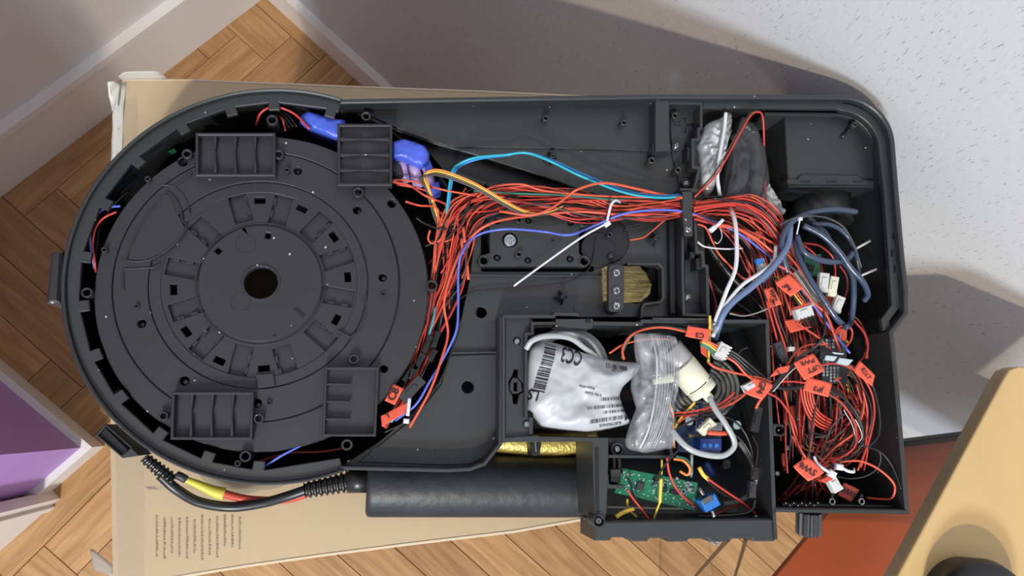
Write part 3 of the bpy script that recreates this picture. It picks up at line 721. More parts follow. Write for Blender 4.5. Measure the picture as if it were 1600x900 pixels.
for x,y,r,hx in ((425,187,8.5,False),(435,241,8,True),(560,300,8.5,True),(135,457,8.5,False),(255,650,7.5,True),(553,561,8,True),(542,695,9,True),(383,713,9,False),(675,446,9,False),(404,654,8,True),(292,240,8,True)):
    post('screw_boss',x,y,r,Z(-3),Z(-60) if (x in (135,383,675,425,542)) else Z(-12),'disc',DS,.66,hx)
for x,y,r in ((230,279,4.5),(162,390,4.5),(448,265,4.5),(213,478,4.2),(599,459,4.2),(420,629,4.2),(371,724,5)): post('small_boss',x,y,r,Z(-4) if r>4.2 else Z(-7),Z(-12),'disc',DS,.5)
for x,y in ((465,268),(562,330),(600,435),(290,597),(222,507),(404,633)): screw(x,y,3.5,Z(-16),DS,'dsteel')
for x,y in ((345,555),):pass
# ring-gap bits
bolt=thing('threaded_rod',P(180,615,Z(-40)),'short steel threaded rod in the dark gap beside the disc plate','rod')
bm=bmesh.new(); A=P(166,622,Z(-40)); B=P(189,609,Z(-40)); n=16
tube_bm(bm,[A.lerp(B,i/40) for i in range(41)],1,12,[(.0021 if i%2 else .0016) for i in range(41)]); fin(bm,'thread','steel',bolt,False)

# ---------------- lower compartment walls
zg=Z(-3)
strip('tray_wall',[(787,692),(787,494),(866,494),(868,490),(905,491)],5,Z(0),Z(-98),'shell',HS)
plate('side_panel',[(789,497),(833,497),(833,522),(823,524),(823,652),(833,654),(833,686),(789,688)],Z(-8),Z(-96),'shell',HS,holes=[[(795,596),(800,588),(804,577),(809,577),(809,590),(817,598),(818,612),(811,616),(808,631),(802,631),(801,618),(796,610)]])
plate('wing_plate',[(797,598),(801,590),(808,590),(815,598),(816,611),(809,615),(801,615),(797,609)],Z(-7),Z(-10),'gry',HS,holes=[[(803,598),(808,597),(808,611),(803,611)]])
strip('tray_wall',[(822,652),(822,522),(832,521),(832,505),(870,505)],5,Z(-2),Z(-96),'shell',HS)
plate('latch_bar',[(868,498),(926,498),(928,502),(928,509),(925,513),(868,511)],Z(-2),Z(-20),'shell',HS); screw(919,501,4,Z(-1),HS,'blk')
strip('tray_wall',[(928,505),(1002,506),(1004,502),(1199,502),(1201,560),(1210,800)],6,Z(-2),Z(-98),'shell',HS)
strip('tray_wall',[(1020,498),(1108,499)],4,Z(0),Z(-30),'shell',HS)
strip('tray_wall',[(1210,800),(1213,843)],5,Z(-4),Z(-60),'shell',HS)
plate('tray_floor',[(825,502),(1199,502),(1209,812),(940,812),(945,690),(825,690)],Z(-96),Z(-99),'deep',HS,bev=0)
notch=[(928,812),(935,813),(1210,808),(1211,844)]
e=[(1178,846),(1176,842),(1139,842),(1136,847),(1110,847),(1107,842),(1077,842),(1074,846),(1046,847),(1044,841),(1015,841),(1012,846),(986,846),(983,840),(956,840),(953,845),(930,845)]
plate('skirt_plate',[(930,815),(1210,810),(1211,846)]+e,Z(-6),Z(-52),'shell',HS,bev=.0014)
screw(1118,846,6,Z(-40),HS)
plate('cross_band',[(786,684),(842,680),(842,682),(951,684),(951,692),(930,692),(925,690),(786,691)],Z(-4),Z(-60),'shell',HS)
plate('hinge_column',[(925,690),(951,690),(951,715),(948,800),(945,812),(930,812),(927,740)],Z(-5),Z(-58),'shell',HS)
strip('hinge_groove',[(933,700),(934,800)],5,Z(-4),Z(-8),'blk',HS)
bm=bmesh.new(); c=P(936,814,Z(-2)); prism(bm,[circ(c,11*S1,28),circ(c,8.6*S1,28)],Z(-20),Z(-2),.0006); hg=fin(bm,'hinge_ring','shell',HS)
bm=bmesh.new(); prism(bm,[circ(c,7.2*S1,24)],Z(-20),Z(-4),.0008); fin(bm,'hinge_pin','blk',hg); screw(936,814,4,Z(-3),hg)
plate('shelf',[(951,684),(1050,684),(1050,716),(951,714)],Z(-20),Z(-24),'shell',HS)
strip('shelf_lip',[(946,713),(1050,714),(1048,685)],5,Z(-8),Z(-24),'shell',HS)
bm=bmesh.new(); c=P(965,702,Z(-14)); prism(bm,[circ(c,12*S1,28),circ(c,8*S1,28)],Z(-20),Z(-14),.0006); fin(bm,'boss','shell',HS); screw(965,702,4.6,Z(-13),HS)
for x in (960,968): strip('guide_rail',[(x,716),(x,733)],5,Z(-22),Z(-60),'gry',HS)
plate('guide_block',[(954,733),(970,733),(970,754),(954,754)],Z(-14),Z(-60),'shell',HS)
strip('bracket_arm',[(948,741),(949,760),(976,761)],6,Z(-6),Z(-60),'shell',HS)
for x,y in ((808,533),(823,663)): post('boss',x,y,6.5,Z(-7),Z(-8),'blk',HS,.7); screw(x,y,4.6,Z(-5.6),HS)
plate('screw_tab',[(826,652),(833,652),(833,680),(826,680)],Z(-6),Z(-40),'shell',HS)
# clip that hooks over the padded handle
cp=plate('hose_clip',[(829,683),(846,683),(846,694),(843,712),(831,712),(829,694)],Z(-30),Z(-48),'blk',HS); tube('clip_pin',[P(836,685,Z(-26)),P(838,708,Z(-32))],.0016,'gry',cp)

# ---------------- speaker enclosure, upper right
sp_=thing('speaker_enclosure',P(1290,240,Z(-108)),'dark grey boxed enclosure with round collar in the upper right corner of the housing','enclosure')
plate('enclosure_body',[(1226,181),(1320,182)]+arc(1318,230,46,-80,0,8)+[(1366,280),(1366,292),(1232,292)],Z(-24),Z(-106),'shell',sp_,bev=.001)
plate('flange',[(1230,280),(1246,280),(1252,273),(1340,274),(1348,281),(1366,282),(1366,289),(1231,288)],Z(-21),Z(-30),'shell',sp_)
for x in (1259,1300,1341): plate('slot',rect(x,283.5,15,3),Z(-20.6),Z(-22),'blk',sp_,bev=0)
post('pin',1336,194,4.5,Z(-16),Z(-24),'gry',sp_,.4); plate('pin_rib',rect(1324,206,4,20,42),Z(-20),Z(-24),'blk',sp_)
bm=bmesh.new(); c=P(1282,326,Z(-50)); r_=.0295
A=P(1283,300,Z(-66)); B=P(1281,345,Z(-66)); tube_bm(bm,[A,A.lerp(B,.6),B,B-Vector((0,.001,0))],1,40,[r_,r_,r_*1.12,r_*.9]); fin(bm,'collar','shell',sp_,True)
for x0,x1 in ((1100,1125),(1142,1190),(1207,1300)): plate('wall_shelf',[(x0,160),(x1,160),(x1,164),(x0,164)],Z(-10),Z(-14),'gry',HS)

# ================================================================== CONTENTS
px2m=S1
def wire(col, rpx, pts, label, group=None, name='wire', cat='wire', k=7, sides=6):
    pts=[p.copy() for p in pts]
    if not pts: return
    o=tube(name, pts, rpx*px2m, col, sides=sides, k=k); return T(o,label,cat,group)

LM=[('the plug row',650,595),('the battery',650,250),('the motor mount',735,390),('the harness tie',955,335),('the cable clamp',1076,330),('the red arch',1188,190),
('the small head tie',1120,350),('the tube coil',1250,360),('the JP4 tag',1232,446),('the WPT tag',1207,465),('the toothed plug',1258,490),('the twin white plugs',1296,443),('the single white plug',1311,475),
('the glinting plugs',1310,558),('the UFT tag',1264,573),('the JP3 tag',1278,606),('the slanted tag',1350,584),('the GP4 tag',1186,607),('the leaf-shaped tag',1217,582),('the square socket',1218,671),
('the blank tag',1239,650),('the SW6 tag',1262,733),('the SW8 tag',1326,769),('the large tie',1300,738),('the header pins',1245,785),('the terminal posts',1310,784),('the right wall',1388,740),
('the right wall',1372,640),('the perforated board',1300,590),('the white cables',1148,400),('the partition wall',1106,430),('the dividing wall',1202,520),('the tangle centre',1290,660),('the lower harness',690,480),('the ribbon cable',780,310)]
def proj(w_):
    d=MC.transposed() @ (w_-Vector((0,0,H))); return 800+d.x/-d.z*F, 450-d.y/-d.z*F
def near(w_):
    x,y=proj(w_); return min(LM,key=lambda l:(l[1]-x)**2+(l[2]-y)**2)[0]
def desc(col,pts,pre=''):
    a,b,c=near(pts[0]),near(pts[-1]),near(pts[len(pts)//2])
    s=f'{pre}{col} wire from {a}'
    if c not in (a,b): s+=f' past {c}'
    return s+(f' to {b}' if b!=a else ' and back')
# --- harness from the ring gap up and across to the cable clamp
HP=[(600,668,5,-22),(625,628,8,-22),(648,585,10,-20),(670,535,14,-17),(688,480,19,-15),(700,430,22,-13),(712,380,25,-11),(732,338,26,-9),(772,316,20,-8),(840,313,19,-8),(905,318,19,-7),(960,326,17,-6),(1020,326,15,-4),(1074,325,13,-5)]
TP={ 'a':[(1120,324,14,-5),(1165,326,17,-3),(1200,345,17,-6),(1225,382,16,-12),(1240,430,16,-18),(1262,480,18,-24),(1290,540,20,-30)],
     'b':[(1115,336,12,-8),(1150,350,14,-10),(1180,375,14,-14),(1200,420,14,-18),(1215,480,14,-24),(1232,550,14,-30),(1248,640,16,-40),(1258,720,16,-48)],
     'c':[(1115,345,8,-10),(1150,375,10,-14),(1175,415,10,-20),(1195,460,10,-26),(1206,520,8,-34),(1215,600,8,-44),(1225,690,8,-60)]}
def norm2(a,b): d=Vector((b[0]-a[0],b[1]-a[1])).normalized(); return Vector((-d.y,d.x))
rg=random.Random(11)
def lane(P_, u, wob, zj, seed):
    out=[]
    for i,(x,y,wd,z) in enumerate(P_):
        n=norm2(P_[max(0,i-1)],P_[min(len(P_)-1,i+1)])
        uu=u+wob*noise.noise(Vector((i*.55,seed*3.7,0)))
        out.append(Q(x+n.x*wd*uu,y+n.y*wd*uu,z+zj+2.5*noise.noise(Vector((i*.6,seed*1.3,5)))-2.2*abs(uu)))
    return out
cols=['red']*8+['ored']*7+['dred']*3+['wblk']*13+['wgry','brn','green']
for i in range(40):
    u=-1+2*((i*0.618)%1); c=rg.choice(cols); s0=rg.choice([0,0,0,1,2,3,4,5,5,6]); key=rg.choice('aaabbc')
    full=HP[s0:]+TP[key]; e=len(full)-rg.choice([0,0,1,2])
    pr=lane(full[:e],u,1.1,rg.uniform(-5,3.5),i)
    nm={'red':'red','ored':'orange-red','dred':'dark red','wblk':'black','wgry':'grey','brn':'brown','green':'dark green'}[c]
    wire(c, 1.6 if c not in('wblk','wgry') else 1.5, pr, desc(nm,pr,'harnessed '), f'{nm} wires of the main harness')
# loose ones at the ring end
L=[('ored','612,284,-6 640,290 665,306,-2 695,318 697,322,-10'),('ored','634,315,-5 655,321 682,325,-3 684,350 681,375,-16'),
('ored','614,281,-12 650,284 690,296,-4 745,306,-8'),('red','620,288,-14 665,298 678,320 700,345,-18'),
('ored','672,360,-8 669,372 675,380 690,372,-10 700,340,-12'),('ored','690,352,-8 694,330 720,305 728,294,-18'),
('ored','680,378,-14 700,376,-12 715,368,-14'),('dred','668,414,-30 690,392,-30 700,380,-30')]
for c,s in L: wire(c,1.9,path(s,-14),'short orange-red wire curling in the gap between disc and motor mount','stray red wires right of the disc')
for s in ('664,385,-16 690,374 706,356 722,330 738,312,-8','650,340,-14 665,350 690,358,-8 712,352 733,318,-6','690,380,-12 720,350,-6 735,315,-4','662,372,-26 676,377 695,375,-16'):
    wire('wblk',1.8,path(s,-14),'thin black wire looping right of the disc rim','stray black wires right of the disc')
wire('ored',2.4,path('640,668,-14 672,610 690,560 700,520,-10 694,470 712,410,-4 735,372 770,348,2 830,337 905,331 965,335,0 1030,336 1075,333,-2 1120,352,-4 1170,362,-2 1215,385 1245,415,-4 1275,462 1300,510,-10 1312,550',-6),'long orange-red wire arching above the motor mount and blue wire','wire' and None)
wire('wblu',2.2,path('618,657,-18 650,632 672,595 690,565,-12 712,520 716,480,-8 716,430 722,395,0 745,368 790,358,4 850,362 890,367,4 930,352 975,334,4 1030,328,2 1075,332,0 1110,345 1150,362,-2 1195,395 1235,432,-4 1275,482 1305,523,-8 1328,552',-6),'violet-blue wire running the whole harness beside the orange-red wires')
wire('wblu',2.0,path('384,734,-20 410,730 440,712,-10 480,692 507,685,-16',-14),'blue wire crossing the gap below the disc plate')
wire('dred',1.9,path('400,722,-30 450,708 500,706 538,700,-24',-28),'dark red wire beside the blue one below the disc plate')
wire('wblu',2.0,path('188,322,-14 165,325 148,340 141,365 142,390 148,420,-22',-16),'blue wire in the gap left of the disc plate')
wire('red',2.0,path('182,331,-14 163,340 150,355 145,380 148,408 150,425,-22',-17),'red wire in the gap left of the disc plate')
wire('wblk',1.8,path('200,300,-30 178,320 158,350 152,380 149,410,-30',-30),'black wire in the gap left of the disc plate')
wire('red',2.1,path('400,196,-24 408,176 430,167,-10 460,178 484,202,-12',-12),'upper red wire looping past the ring boss near the blue battery')
wire('dred',1.9,path('432,180,-20 441,186 444,196,-16 446,204',-14),'short red wire bending behind the ring boss at top of the disc')
for s in ('428,170,-18 445,182 458,198,-16','436,172,-20 450,180 464,198,-18','430,176,-22 442,184 452,200,-20'): wire('wblk',1.5,path(s,-18),'thin black wire beside the blue battery above the disc','black wires above the disc')
# teal / blue pair
wire('cyan',2.4,path('695,362,-16 699,320,-8 706,270,0 720,255 745,246,6 790,242 822,239,8 860,252 905,274,6 960,296 1000,306,2 1040,309 1068,306,-2',2),'turquoise wire rising beside the battery and bending over to the clamp')
wire('wblue2',2.2,path('696,366,-18 701,322,-10 709,272,-2 724,257 750,248,4 790,243 822,238.5,6 862,250 908,271,4 962,293 1000,303,0 1040,306 1067,303,-4',0),'bright blue wire paired with the turquoise wire')
wire('ored',2.4,path('780,330,-2 830,336,4 862,325,8 885,308 905,295,10 945,286,10 1000,296,4 1046,307,-2 1066,309',6),'orange wire humped over the harness left of the clamp')
wire('green',2,path('740,298,-8 800,302 880,305 950,311 1010,313 1066,312,-6',-5),'dark green wire along the top of the harness')
wire('ored',2,path('745,308,-6 770,292 815,288 850,298 920,305 990,308 1066,310,-6',-4),'orange-red wire along the upper edge of the harness')
wire('red',1.9,path('1085,308,-2 1120,272,4 1150,220,6 1172,182,6 1185,175,4 1192,185,-2 1194,230,-14 1195,290,-20 1200,330',0),'red wire in a tall arch in front of the black sleeve')
wire('brn',1.6,path('1083,306,-5 1117,270,1 1147,218,3 1170,180,3 1182,174,0',0),'brown wire lying along the tall red arch')
wire('wblk',1.3,path('715,470,-19 740,455 790,450,-18 860,444,-18 905,433 925,410,-16 930,372',-18),'thin black wire trailing over the back plate below the motor mount')
wire('ored',1.5,path('1045,338,-8 1020,360,-14 1005,371 985,375,-16',-14),'short red wire ending at the round cover')
wire('wblk',1.2,path('1042,340,-10 1005,352,-14 975,360,-17',-14),'thin black wire ending at the round cover')
# ribbon cable
rb=thing('ribbon_cable',Q(700,300,-20),'flat orange, yellow, brown and grey ribbon cable folded over the battery','cable')
for i,(c,nm) in enumerate((('org','orange'),('yel','yellow'),('brn','brown'),('wgry','grey'))):
    o_=i*2.9
    s=[(703+i*1.0,400,-26),(688-o_*.9,345,-14),(673-o_*.8,300-o_*.2,-4),(664-o_*1.2+2,276+o_*.3,6),(668-o_*.6,268+o_,12),(690-o_*.2,266+o_,12),(740,285+o_,10),(790,314+o_*.95,6),(820,329+o_*.75,2),(850,333+o_*.3,-3),(880,322+o_*.3,-7)]
    tube('conductor',[Q(*q) for q in s],1.5*px2m,c,rb,k=7)
# black inline connectors in the harness near the ring
def conn(x,y,l,w,ang,dz,m,label,cat='connector',name='connector',h=5,group=None,teeth=0,parts=True):
    t=thing(name,Q(x,y,dz-h),label,cat,group); z1=Z(dz); z0=Z(dz-h)
    a=math.radians(ang); off=lambda u,v:(x+u*math.cos(a)-v*math.sin(a),y+u*math.sin(a)+v*math.cos(a))
    bo=[off(-l/2,-w/2),off(l/2,-w/2)]
    if teeth:
        n=teeth*2-1; 
        for i in range(n):
            u0=w*(-.5+i/n); u1=w*(-.5+(i+1)/n); dd=0 if i%2==0 else -2.5
            bo+= [off(l/2+dd,u0),off(l/2+dd,u1)]
        bo=bo[:1]+bo[1:]
    bo+=[off(l/2,w/2),off(-l/2,w/2)]
    # drop duplicates
    q=[bo[0]]
    for b_ in bo[1:]:
        if (Vector(b_)-Vector(q[-1])).length>.05: q.append(b_)
    plate('shell',q,z1,z0,m,t,bev=.0005)
    if parts:
        plate('latch',[off(-l*.25,-w*.22),off(l*.18,-w*.22),off(l*.18,w*.22),off(-l*.25,w*.22)],z1+.0012,z1-.0005,m,t,bev=.0003)
        plate('step',[off(l*.3,-w*.5-.8),off(l*.5,-w*.5-.8),off(l*.5,w*.5+.8),off(l*.3,w*.5+.8)] if not teeth else [off(-l*.5,-w*.5-.6),off(-l*.34,-w*.5-.6),off(-l*.34,w*.5+.6),off(-l*.5,w*.5+.6)],z1-.001,z0,m,t,bev=.0003)
    return t
for x,y,l,w,a_ in ((668,537,28,9,-70),(681,530,26,9,-72),(676,555,20,9,-65),(655,565,30,10,-62),(645,580,26,9,-58),(636,588,18,8,-55)):
    conn(x,y,l,w,a_,-6,'blk','small black plug in the row of connectors along the lower right disc edge',group='black plugs along the disc edge')
conn(644,608,46,17,-48,-3,'gry','long dark grey double connector lowest in the plug row by the disc edge')
for x,y,a_ in ((725,367,88),(722,385,-78),(731,425,-85)):
    t=T(tube('heat_shrink_sleeve',path(f'{x-1},{y-12},-3 {x+1},{y+12},-3',-3),2.6*px2m,'ored',k=4),'red heat-shrink sleeve on a wire of the harness beside the motor mount','sleeve','red sleeves beside the motor mount')
for s,c in (('614,655,-12 628,640 640,618,-10','green'),('611,660,-14 626,642 638,620,-11','cyan'),('668,530,-8 676,505,-8 680,480','cyan')):
    wire(c,1.8,path(s,-12),'teal wire showing between the plugs along the disc edge','teal wires by the plug row')
wire('wblk',2,path('600,676,-20 640,655 670,620 690,590 705,550 720,500,-16',-18),'black wire outlining the outer side of the harness by the lower panel')

# ---------- paper tags
def tag(poly,dz,label,txt=(),m='tag',fold=None,tilt=4,group=None,curl=2.5):
    c=sum((Vector(p) for p in poly),Vector((0,0)))/len(poly)
    t=thing('cable_tag',Q(c.x,c.y,dz),label,'tag',group)
    p=[Vector(q) for q in poly]; n=8; bm=bmesh.new(); grid=[]
    def surf(x,y,eps=0):
        d=Vector((x,y))-c; return P(x,y,Z(dz))+Vector((0,0,mm*(curl*math.sin(d.x*.11)+d.y*.06*tilt/4)+eps))
    for i in range(n+1):
        row=[]
        for j in range(n+1):
            q=(p[0].lerp(p[1],i/n)).lerp(p[3].lerp(p[2],i/n),j/n); row.append(bm.verts.new(surf(q.x,q.y)))
        grid.append(row)
    for i in range(n):
        for j in range(n): bm.faces.new((grid[i][j],grid[i+1][j],grid[i+1][j+1],grid[i][j+1]))
    bmesh.ops.recalc_face_normals(bm,faces=bm.faces); bmesh.ops.solidify(bm,geom=bm.faces[:],thickness=-.0003)
    fin(bm,'paper',m,t,True)
    for s,x,y,sz,ang in txt: lettering(s,x,y,sz,ang,surf,'ink',t,.95,.0012)
    return t
tag([(1213,441),(1233,427),(1252,451),(1234,464)],4,'red cable tag lettered JP4 below the pale blue tubing',[('JP4',1229,450,9,52)])
tag([(1196,451),(1208,448),(1219,476),(1203,481)],-2,'narrow red cable tag with upright letters left of the JP4 tag',[('WPT',1207,462,7,80)])
tag([(1242,567),(1270,552),(1286,579),(1257,594)],13,'red cable tag lettered UFT PWR at the centre of the tangle',[('PWR',1261,566,7,162),('UFT',1269,577,8,158)])
tag([(1264,588),(1298,600),(1290,621),(1257,609)],15,'red cable tag lettered JP3 just below the UFT PWR tag',[('JP3',1278,608,10,199)])
tag([(1346,563),(1364,587),(1359,604),(1336,579)],4,'slanted red cable tag at the right edge of the wire tangle',[('R2.LT',1352,584,6,62)])
tag([(1179,589),(1207,602),(1189,625),(1164,614)],6,'red cable tag lettered GP4 right of the white plug over the compartment wall',[('GP4',1188,606,9,110)])
tag([(1077,508),(1109,516),(1104,533),(1072,525)],6,'red folded cable tag above the white five-pin connector',[('CS',1092,525,8,190)])
tag([(1241,729),(1263,714),(1286,738),(1262,752)],8,'red cable tag lettered SW6 near the bottom of the tangle',[('SW6',1261,733,10,216)])
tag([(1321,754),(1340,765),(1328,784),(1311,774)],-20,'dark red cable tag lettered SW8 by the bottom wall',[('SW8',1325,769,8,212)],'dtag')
tag([(615,600),(630,607),(617,633),(601,626)],-4,'red cable tag with curled letters beside the plug row at the disc edge',[('C8',614,616,13,-62)])
tag([(595,650),(640,626),(637,643),(597,667)],-9,'long red cable tag marked Y lying against the lower disc rim',[('Y',606,649,9,-30)])
tag([(1203,590),(1217,574),(1233,571),(1229,581)],2,'leaf-shaped red cable tag with one letter over the compartment wall',[('2',1216,582,6,-30)])
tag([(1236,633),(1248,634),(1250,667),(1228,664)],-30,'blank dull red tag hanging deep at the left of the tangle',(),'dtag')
tag([(1270,458),(1286,462),(1292,492),(1276,485)],-14,'plain red tag behind the black and red pair near the large white plug')
tag([(1287,462),(1302,464),(1298,478),(1288,472)],-16,'small plain red tag under the pair of white plugs')
tag([(1228,500),(1255,495),(1266,512),(1236,520)],-10,'red tag with smeared letters below the toothed white plug',[('15',1250,508,7,20)])
tag([(1305,514),(1322,512),(1320,534),(1306,528)],-14,'small red tag beside the perforated board')
tag([(1095,532),(1108,528),(1104,560),(1096,552)],-8,'red tag strip hanging beside the yellow wire')
tag([(1246,548),(1262,545),(1262,556),(1248,558)],-6,'small red tag left of the silver-lit black plugs')
tag([(1182,360),(1190,363),(1188,374),(1178,372)],-8,'tiny red tag in the wires below the clamp')

# ---------- right compartment: named wires
lab='{} wire looping through the deep right compartment'
TW=[ # colour radius z0 z1 points
('red',2.2,-2,2,'1200,597 1230,596 1250,597 1265,600'),
('red',2.2,4,-6,'1283,571 1300,568 1320,571 1340,582 1355,600 1364,622 1366,648 1360,680 1352,705 1340,735'),
('wblk',2.4,0,-14,'1345,580 1362,600 1371,630 1375,662 1370,685 1350,703 1325,716 1295,732 1270,745'),
('red',2,2,-8,'1292,614 1315,630 1330,650 1338,672 1337,694 1325,708 1300,722'),
('wblk',2.2,4,-8,'1295,610 1318,622 1338,645 1347,668 1348,685 1341,700'),
('wblk',2.2,2,-12,'1292,618 1316,628 1334,645 1343,662 1347,680 1342,690'),
('wgry',1.6,-4,-18,'1323,644 1303,662 1292,684 1285,705 1281,715'),
('wgry',1.6,-8,-22,'1320,670 1305,684 1292,700 1283,713'),
('ored',2.2,-8,-22,'1334,678 1310,695 1292,712 1275,730'),
('red',2.2,4,-20,'1200,614 1216,623 1231,642 1240,658 1245,676 1246,690'),
('ored',2.2,-10,-16,'1225,608 1232,640 1238,668 1246,692 1258,714 1268,724'),
('ored',2.3,-4,-6,'1312,722 1340,720 1362,727 1382,740 1396,755 1398,768,-6 1392,779,-12 1378,780,-20 1354,778,-30'),
('wblk',1.6,-4,-4,'1352,697 1375,706 1390,722 1400,742 1408,765'),
('wgry',1.5,-6,-30,'1345,696 1368,702 1376,712 1372,730 1355,743 1330,748 1308,745'),
('red',2.2,-24,-60,'1262,740 1250,755 1235,772 1216,788'),
('dred',2.4,-30,-62,'1255,712 1248,740 1232,765 1214,784'),
('dred',2.2,-40,-62,'1226,770 1231,776 1230,786'),
('red',2.3,-16,-56,'1282,744 1268,755 1259,770 1258,786'),
('wgry',2,-24,-56,'1276,744 1272,760 1266,785'),
('red',2.4,-22,-58,'1273,757 1275,772 1276,786'),
('ored',2.4,-26,-58,'1300,768 1288,773 1282,785'),
('wblk',2.2,-20,-60,'1262,745 1245,758 1232,775'),('wgry',2,-22,-60,'1265,748 1250,762 1238,782'),
('wblu',1.8,-40,-60,'1290,755 1282,765 1278,778'),
('red',2.2,-6,-20,'1353,560 1356,540 1350,520 1338,505 1325,490'),
('dred',2.0,-10,-24,'1340,568 1350,556 1356,535 1350,515'),
('red',2.2,0,-8,'1304,522 1310,512 1322,508 1331,516 1330,530 1322,542'),
('ored',2.4,2,-2,'1209,412 1234,425 1252,448 1270,472 1290,490 1302,520 1312,548'),
('wblk',2.4,3,-2,'1215,404 1240,420 1256,440 1268,458 1280,472 1288,492 1288,520 1282,530'),
('red',2.2,0,0,'1243,503 1262,516 1282,530 1298,548'),
('red',2.1,-2,-14,'1198,470 1206,500 1214,530 1222,560 1230,562'),
('red',2.1,0,-10,'1204,470 1214,505 1226,540 1232,570'),
('wblk',2.1,0,-10,'1208,470 1218,502 1230,535 1236,565'),
('ored',2.3,0,-4,'1288,538 1265,539 1248,546 1238,558 1230,572'),
('wgry',3.0,2,-4,'1286,530 1270,545 1250,558 1238,570 1220,590 1206,610'),
('wblk',5.0,3,0,'1256,560 1238,572 1222,587 1206,608 1201,616'),
('wwht',1.0,6,3,'1256,566 1240,577 1225,592 1208,612'),
('wblk',5,-6,-8,'1204,603 1230,607 1256,604'),
('dred',2,-10,-30,'1204,540 1214,552 1222,580 1228,600'),
('red',2.6,-20,-50,'1256,608 1257,640 1254,675 1252,700'),
('red',2.4,-22,-48,'1272,660 1268,690 1262,715 1258,730'),
('red',2.4,-6,-26,'1348,610 1355,640 1354,670 1352,700 1345,730'),
('red',2,-12,-30,'1338,600 1348,635 1356,668 1356,700 1350,735'),
('dred',2,-20,-30,'1318,604 1330,622 1345,650 1350,690'),
('brn',2.2,-14,-30,'1318,570 1325,600 1334,625'),('yel',1.8,-16,-26,'1315,570 1318,590 1324,606 1327,622'),
('yel',2.2,-20,-30,'1322,541 1319,530 1325,535'),
('ored',2,-12,-22,'1305,593 1320,588 1330,582'),
('dred',2,-30,-40,'1246,690 1256,700 1262,705'),
('wblk',2,-40,-70,'1300,640 1290,680 1280,720'),
('wblk',2.4,-6,-12,'1292,600 1310,612 1326,632 1330,650'),
('wwht',.9,-1,-6,'1336,655 1343,668 1347,682 1341,692'),  # thin white arc drawn in as a highlight along the black loop
('wwht',.9,-2,-10,'1318,640 1332,665 1337,690 1330,706'),  # second white arc, likewise a drawn highlight
]
for i in range(5): TW.append(('ored' if i%2 else 'red',2.2,-6-i,-18-i,f'{1251+i*4.5},{606+i*1.5} {1254+i*4.6},{626+i} {1262+i*4.5},{648-i} {1276+i*3.6},{664-i*3} {1294+i*1.5},{673-i*4}'))
nmc={'red':'red','wblk':'black','wgry':'grey','ored':'orange-red','dred':'dark red','brn':'brown','yel':'yellow','wwht':'white','wblu':'blue','green':'green','org':'orange'}
for c,r,z0,z1,s in TW: wire(c,r*.9,path(s,z0,z1),desc(nmc[c],path(s,z0,z1),'topmost '),f'{nmc[c]} foreground tangle wires')
# deeper, denser part of the tangle
rg=random.Random(5)
for i in range(130):
    c=rg.choice(['red','red','ored','dred','dred','wblk','wblk','wgry','wblk','brn'])
    t=rg.random()
    if t<.45:
        x=rg.uniform(1214,1262); y=rg.uniform(395,480); pts=[(x,y)]; yy=y; xx=x
        for _ in range(rg.choice([3,4,5])):
            yy+=rg.uniform(38,62); xx+=rg.uniform(-8,20)*(1 if yy<600 else .3); xx=min(max(xx,1212),1350); pts.append((xx,yy))
        pts=[q for q in pts if q[1]<782]
    elif t<.8:
        cx,cy=rg.uniform(1272,1302),rg.uniform(620,670); R=rg.uniform(28,66); a0=rg.uniform(-2.2,.2); sp2=rg.uniform(1.6,3.4); pts=[]
        for k_ in range(7):
            a_=a0+sp2*k_/6; pts.append((min(1372,cx+R*math.cos(a_)),min(760,cy+R*1.15*math.sin(a_))))
    else:
        x=rg.uniform(1270,1345); pts=[(x,rg.uniform(600,680)),(x-rg.uniform(0,20),rg.uniform(690,720)),(rg.uniform(1268,1305),735),(rg.uniform(1235,1310),rg.uniform(765,784))]
    if len(pts)<3: continue
    zz=rg.uniform(-70,-14)
    pr=[Q(x,y,max(-100,min(-6,zz+rg.uniform(-7,7)-(12 if y>740 else 0)))) for x,y in pts]
    wire(c,rg.choice([1.5,1.7,1.9]),pr,desc(nmc[c],pr,'buried '),f'{nmc[c]} buried tangle wires')
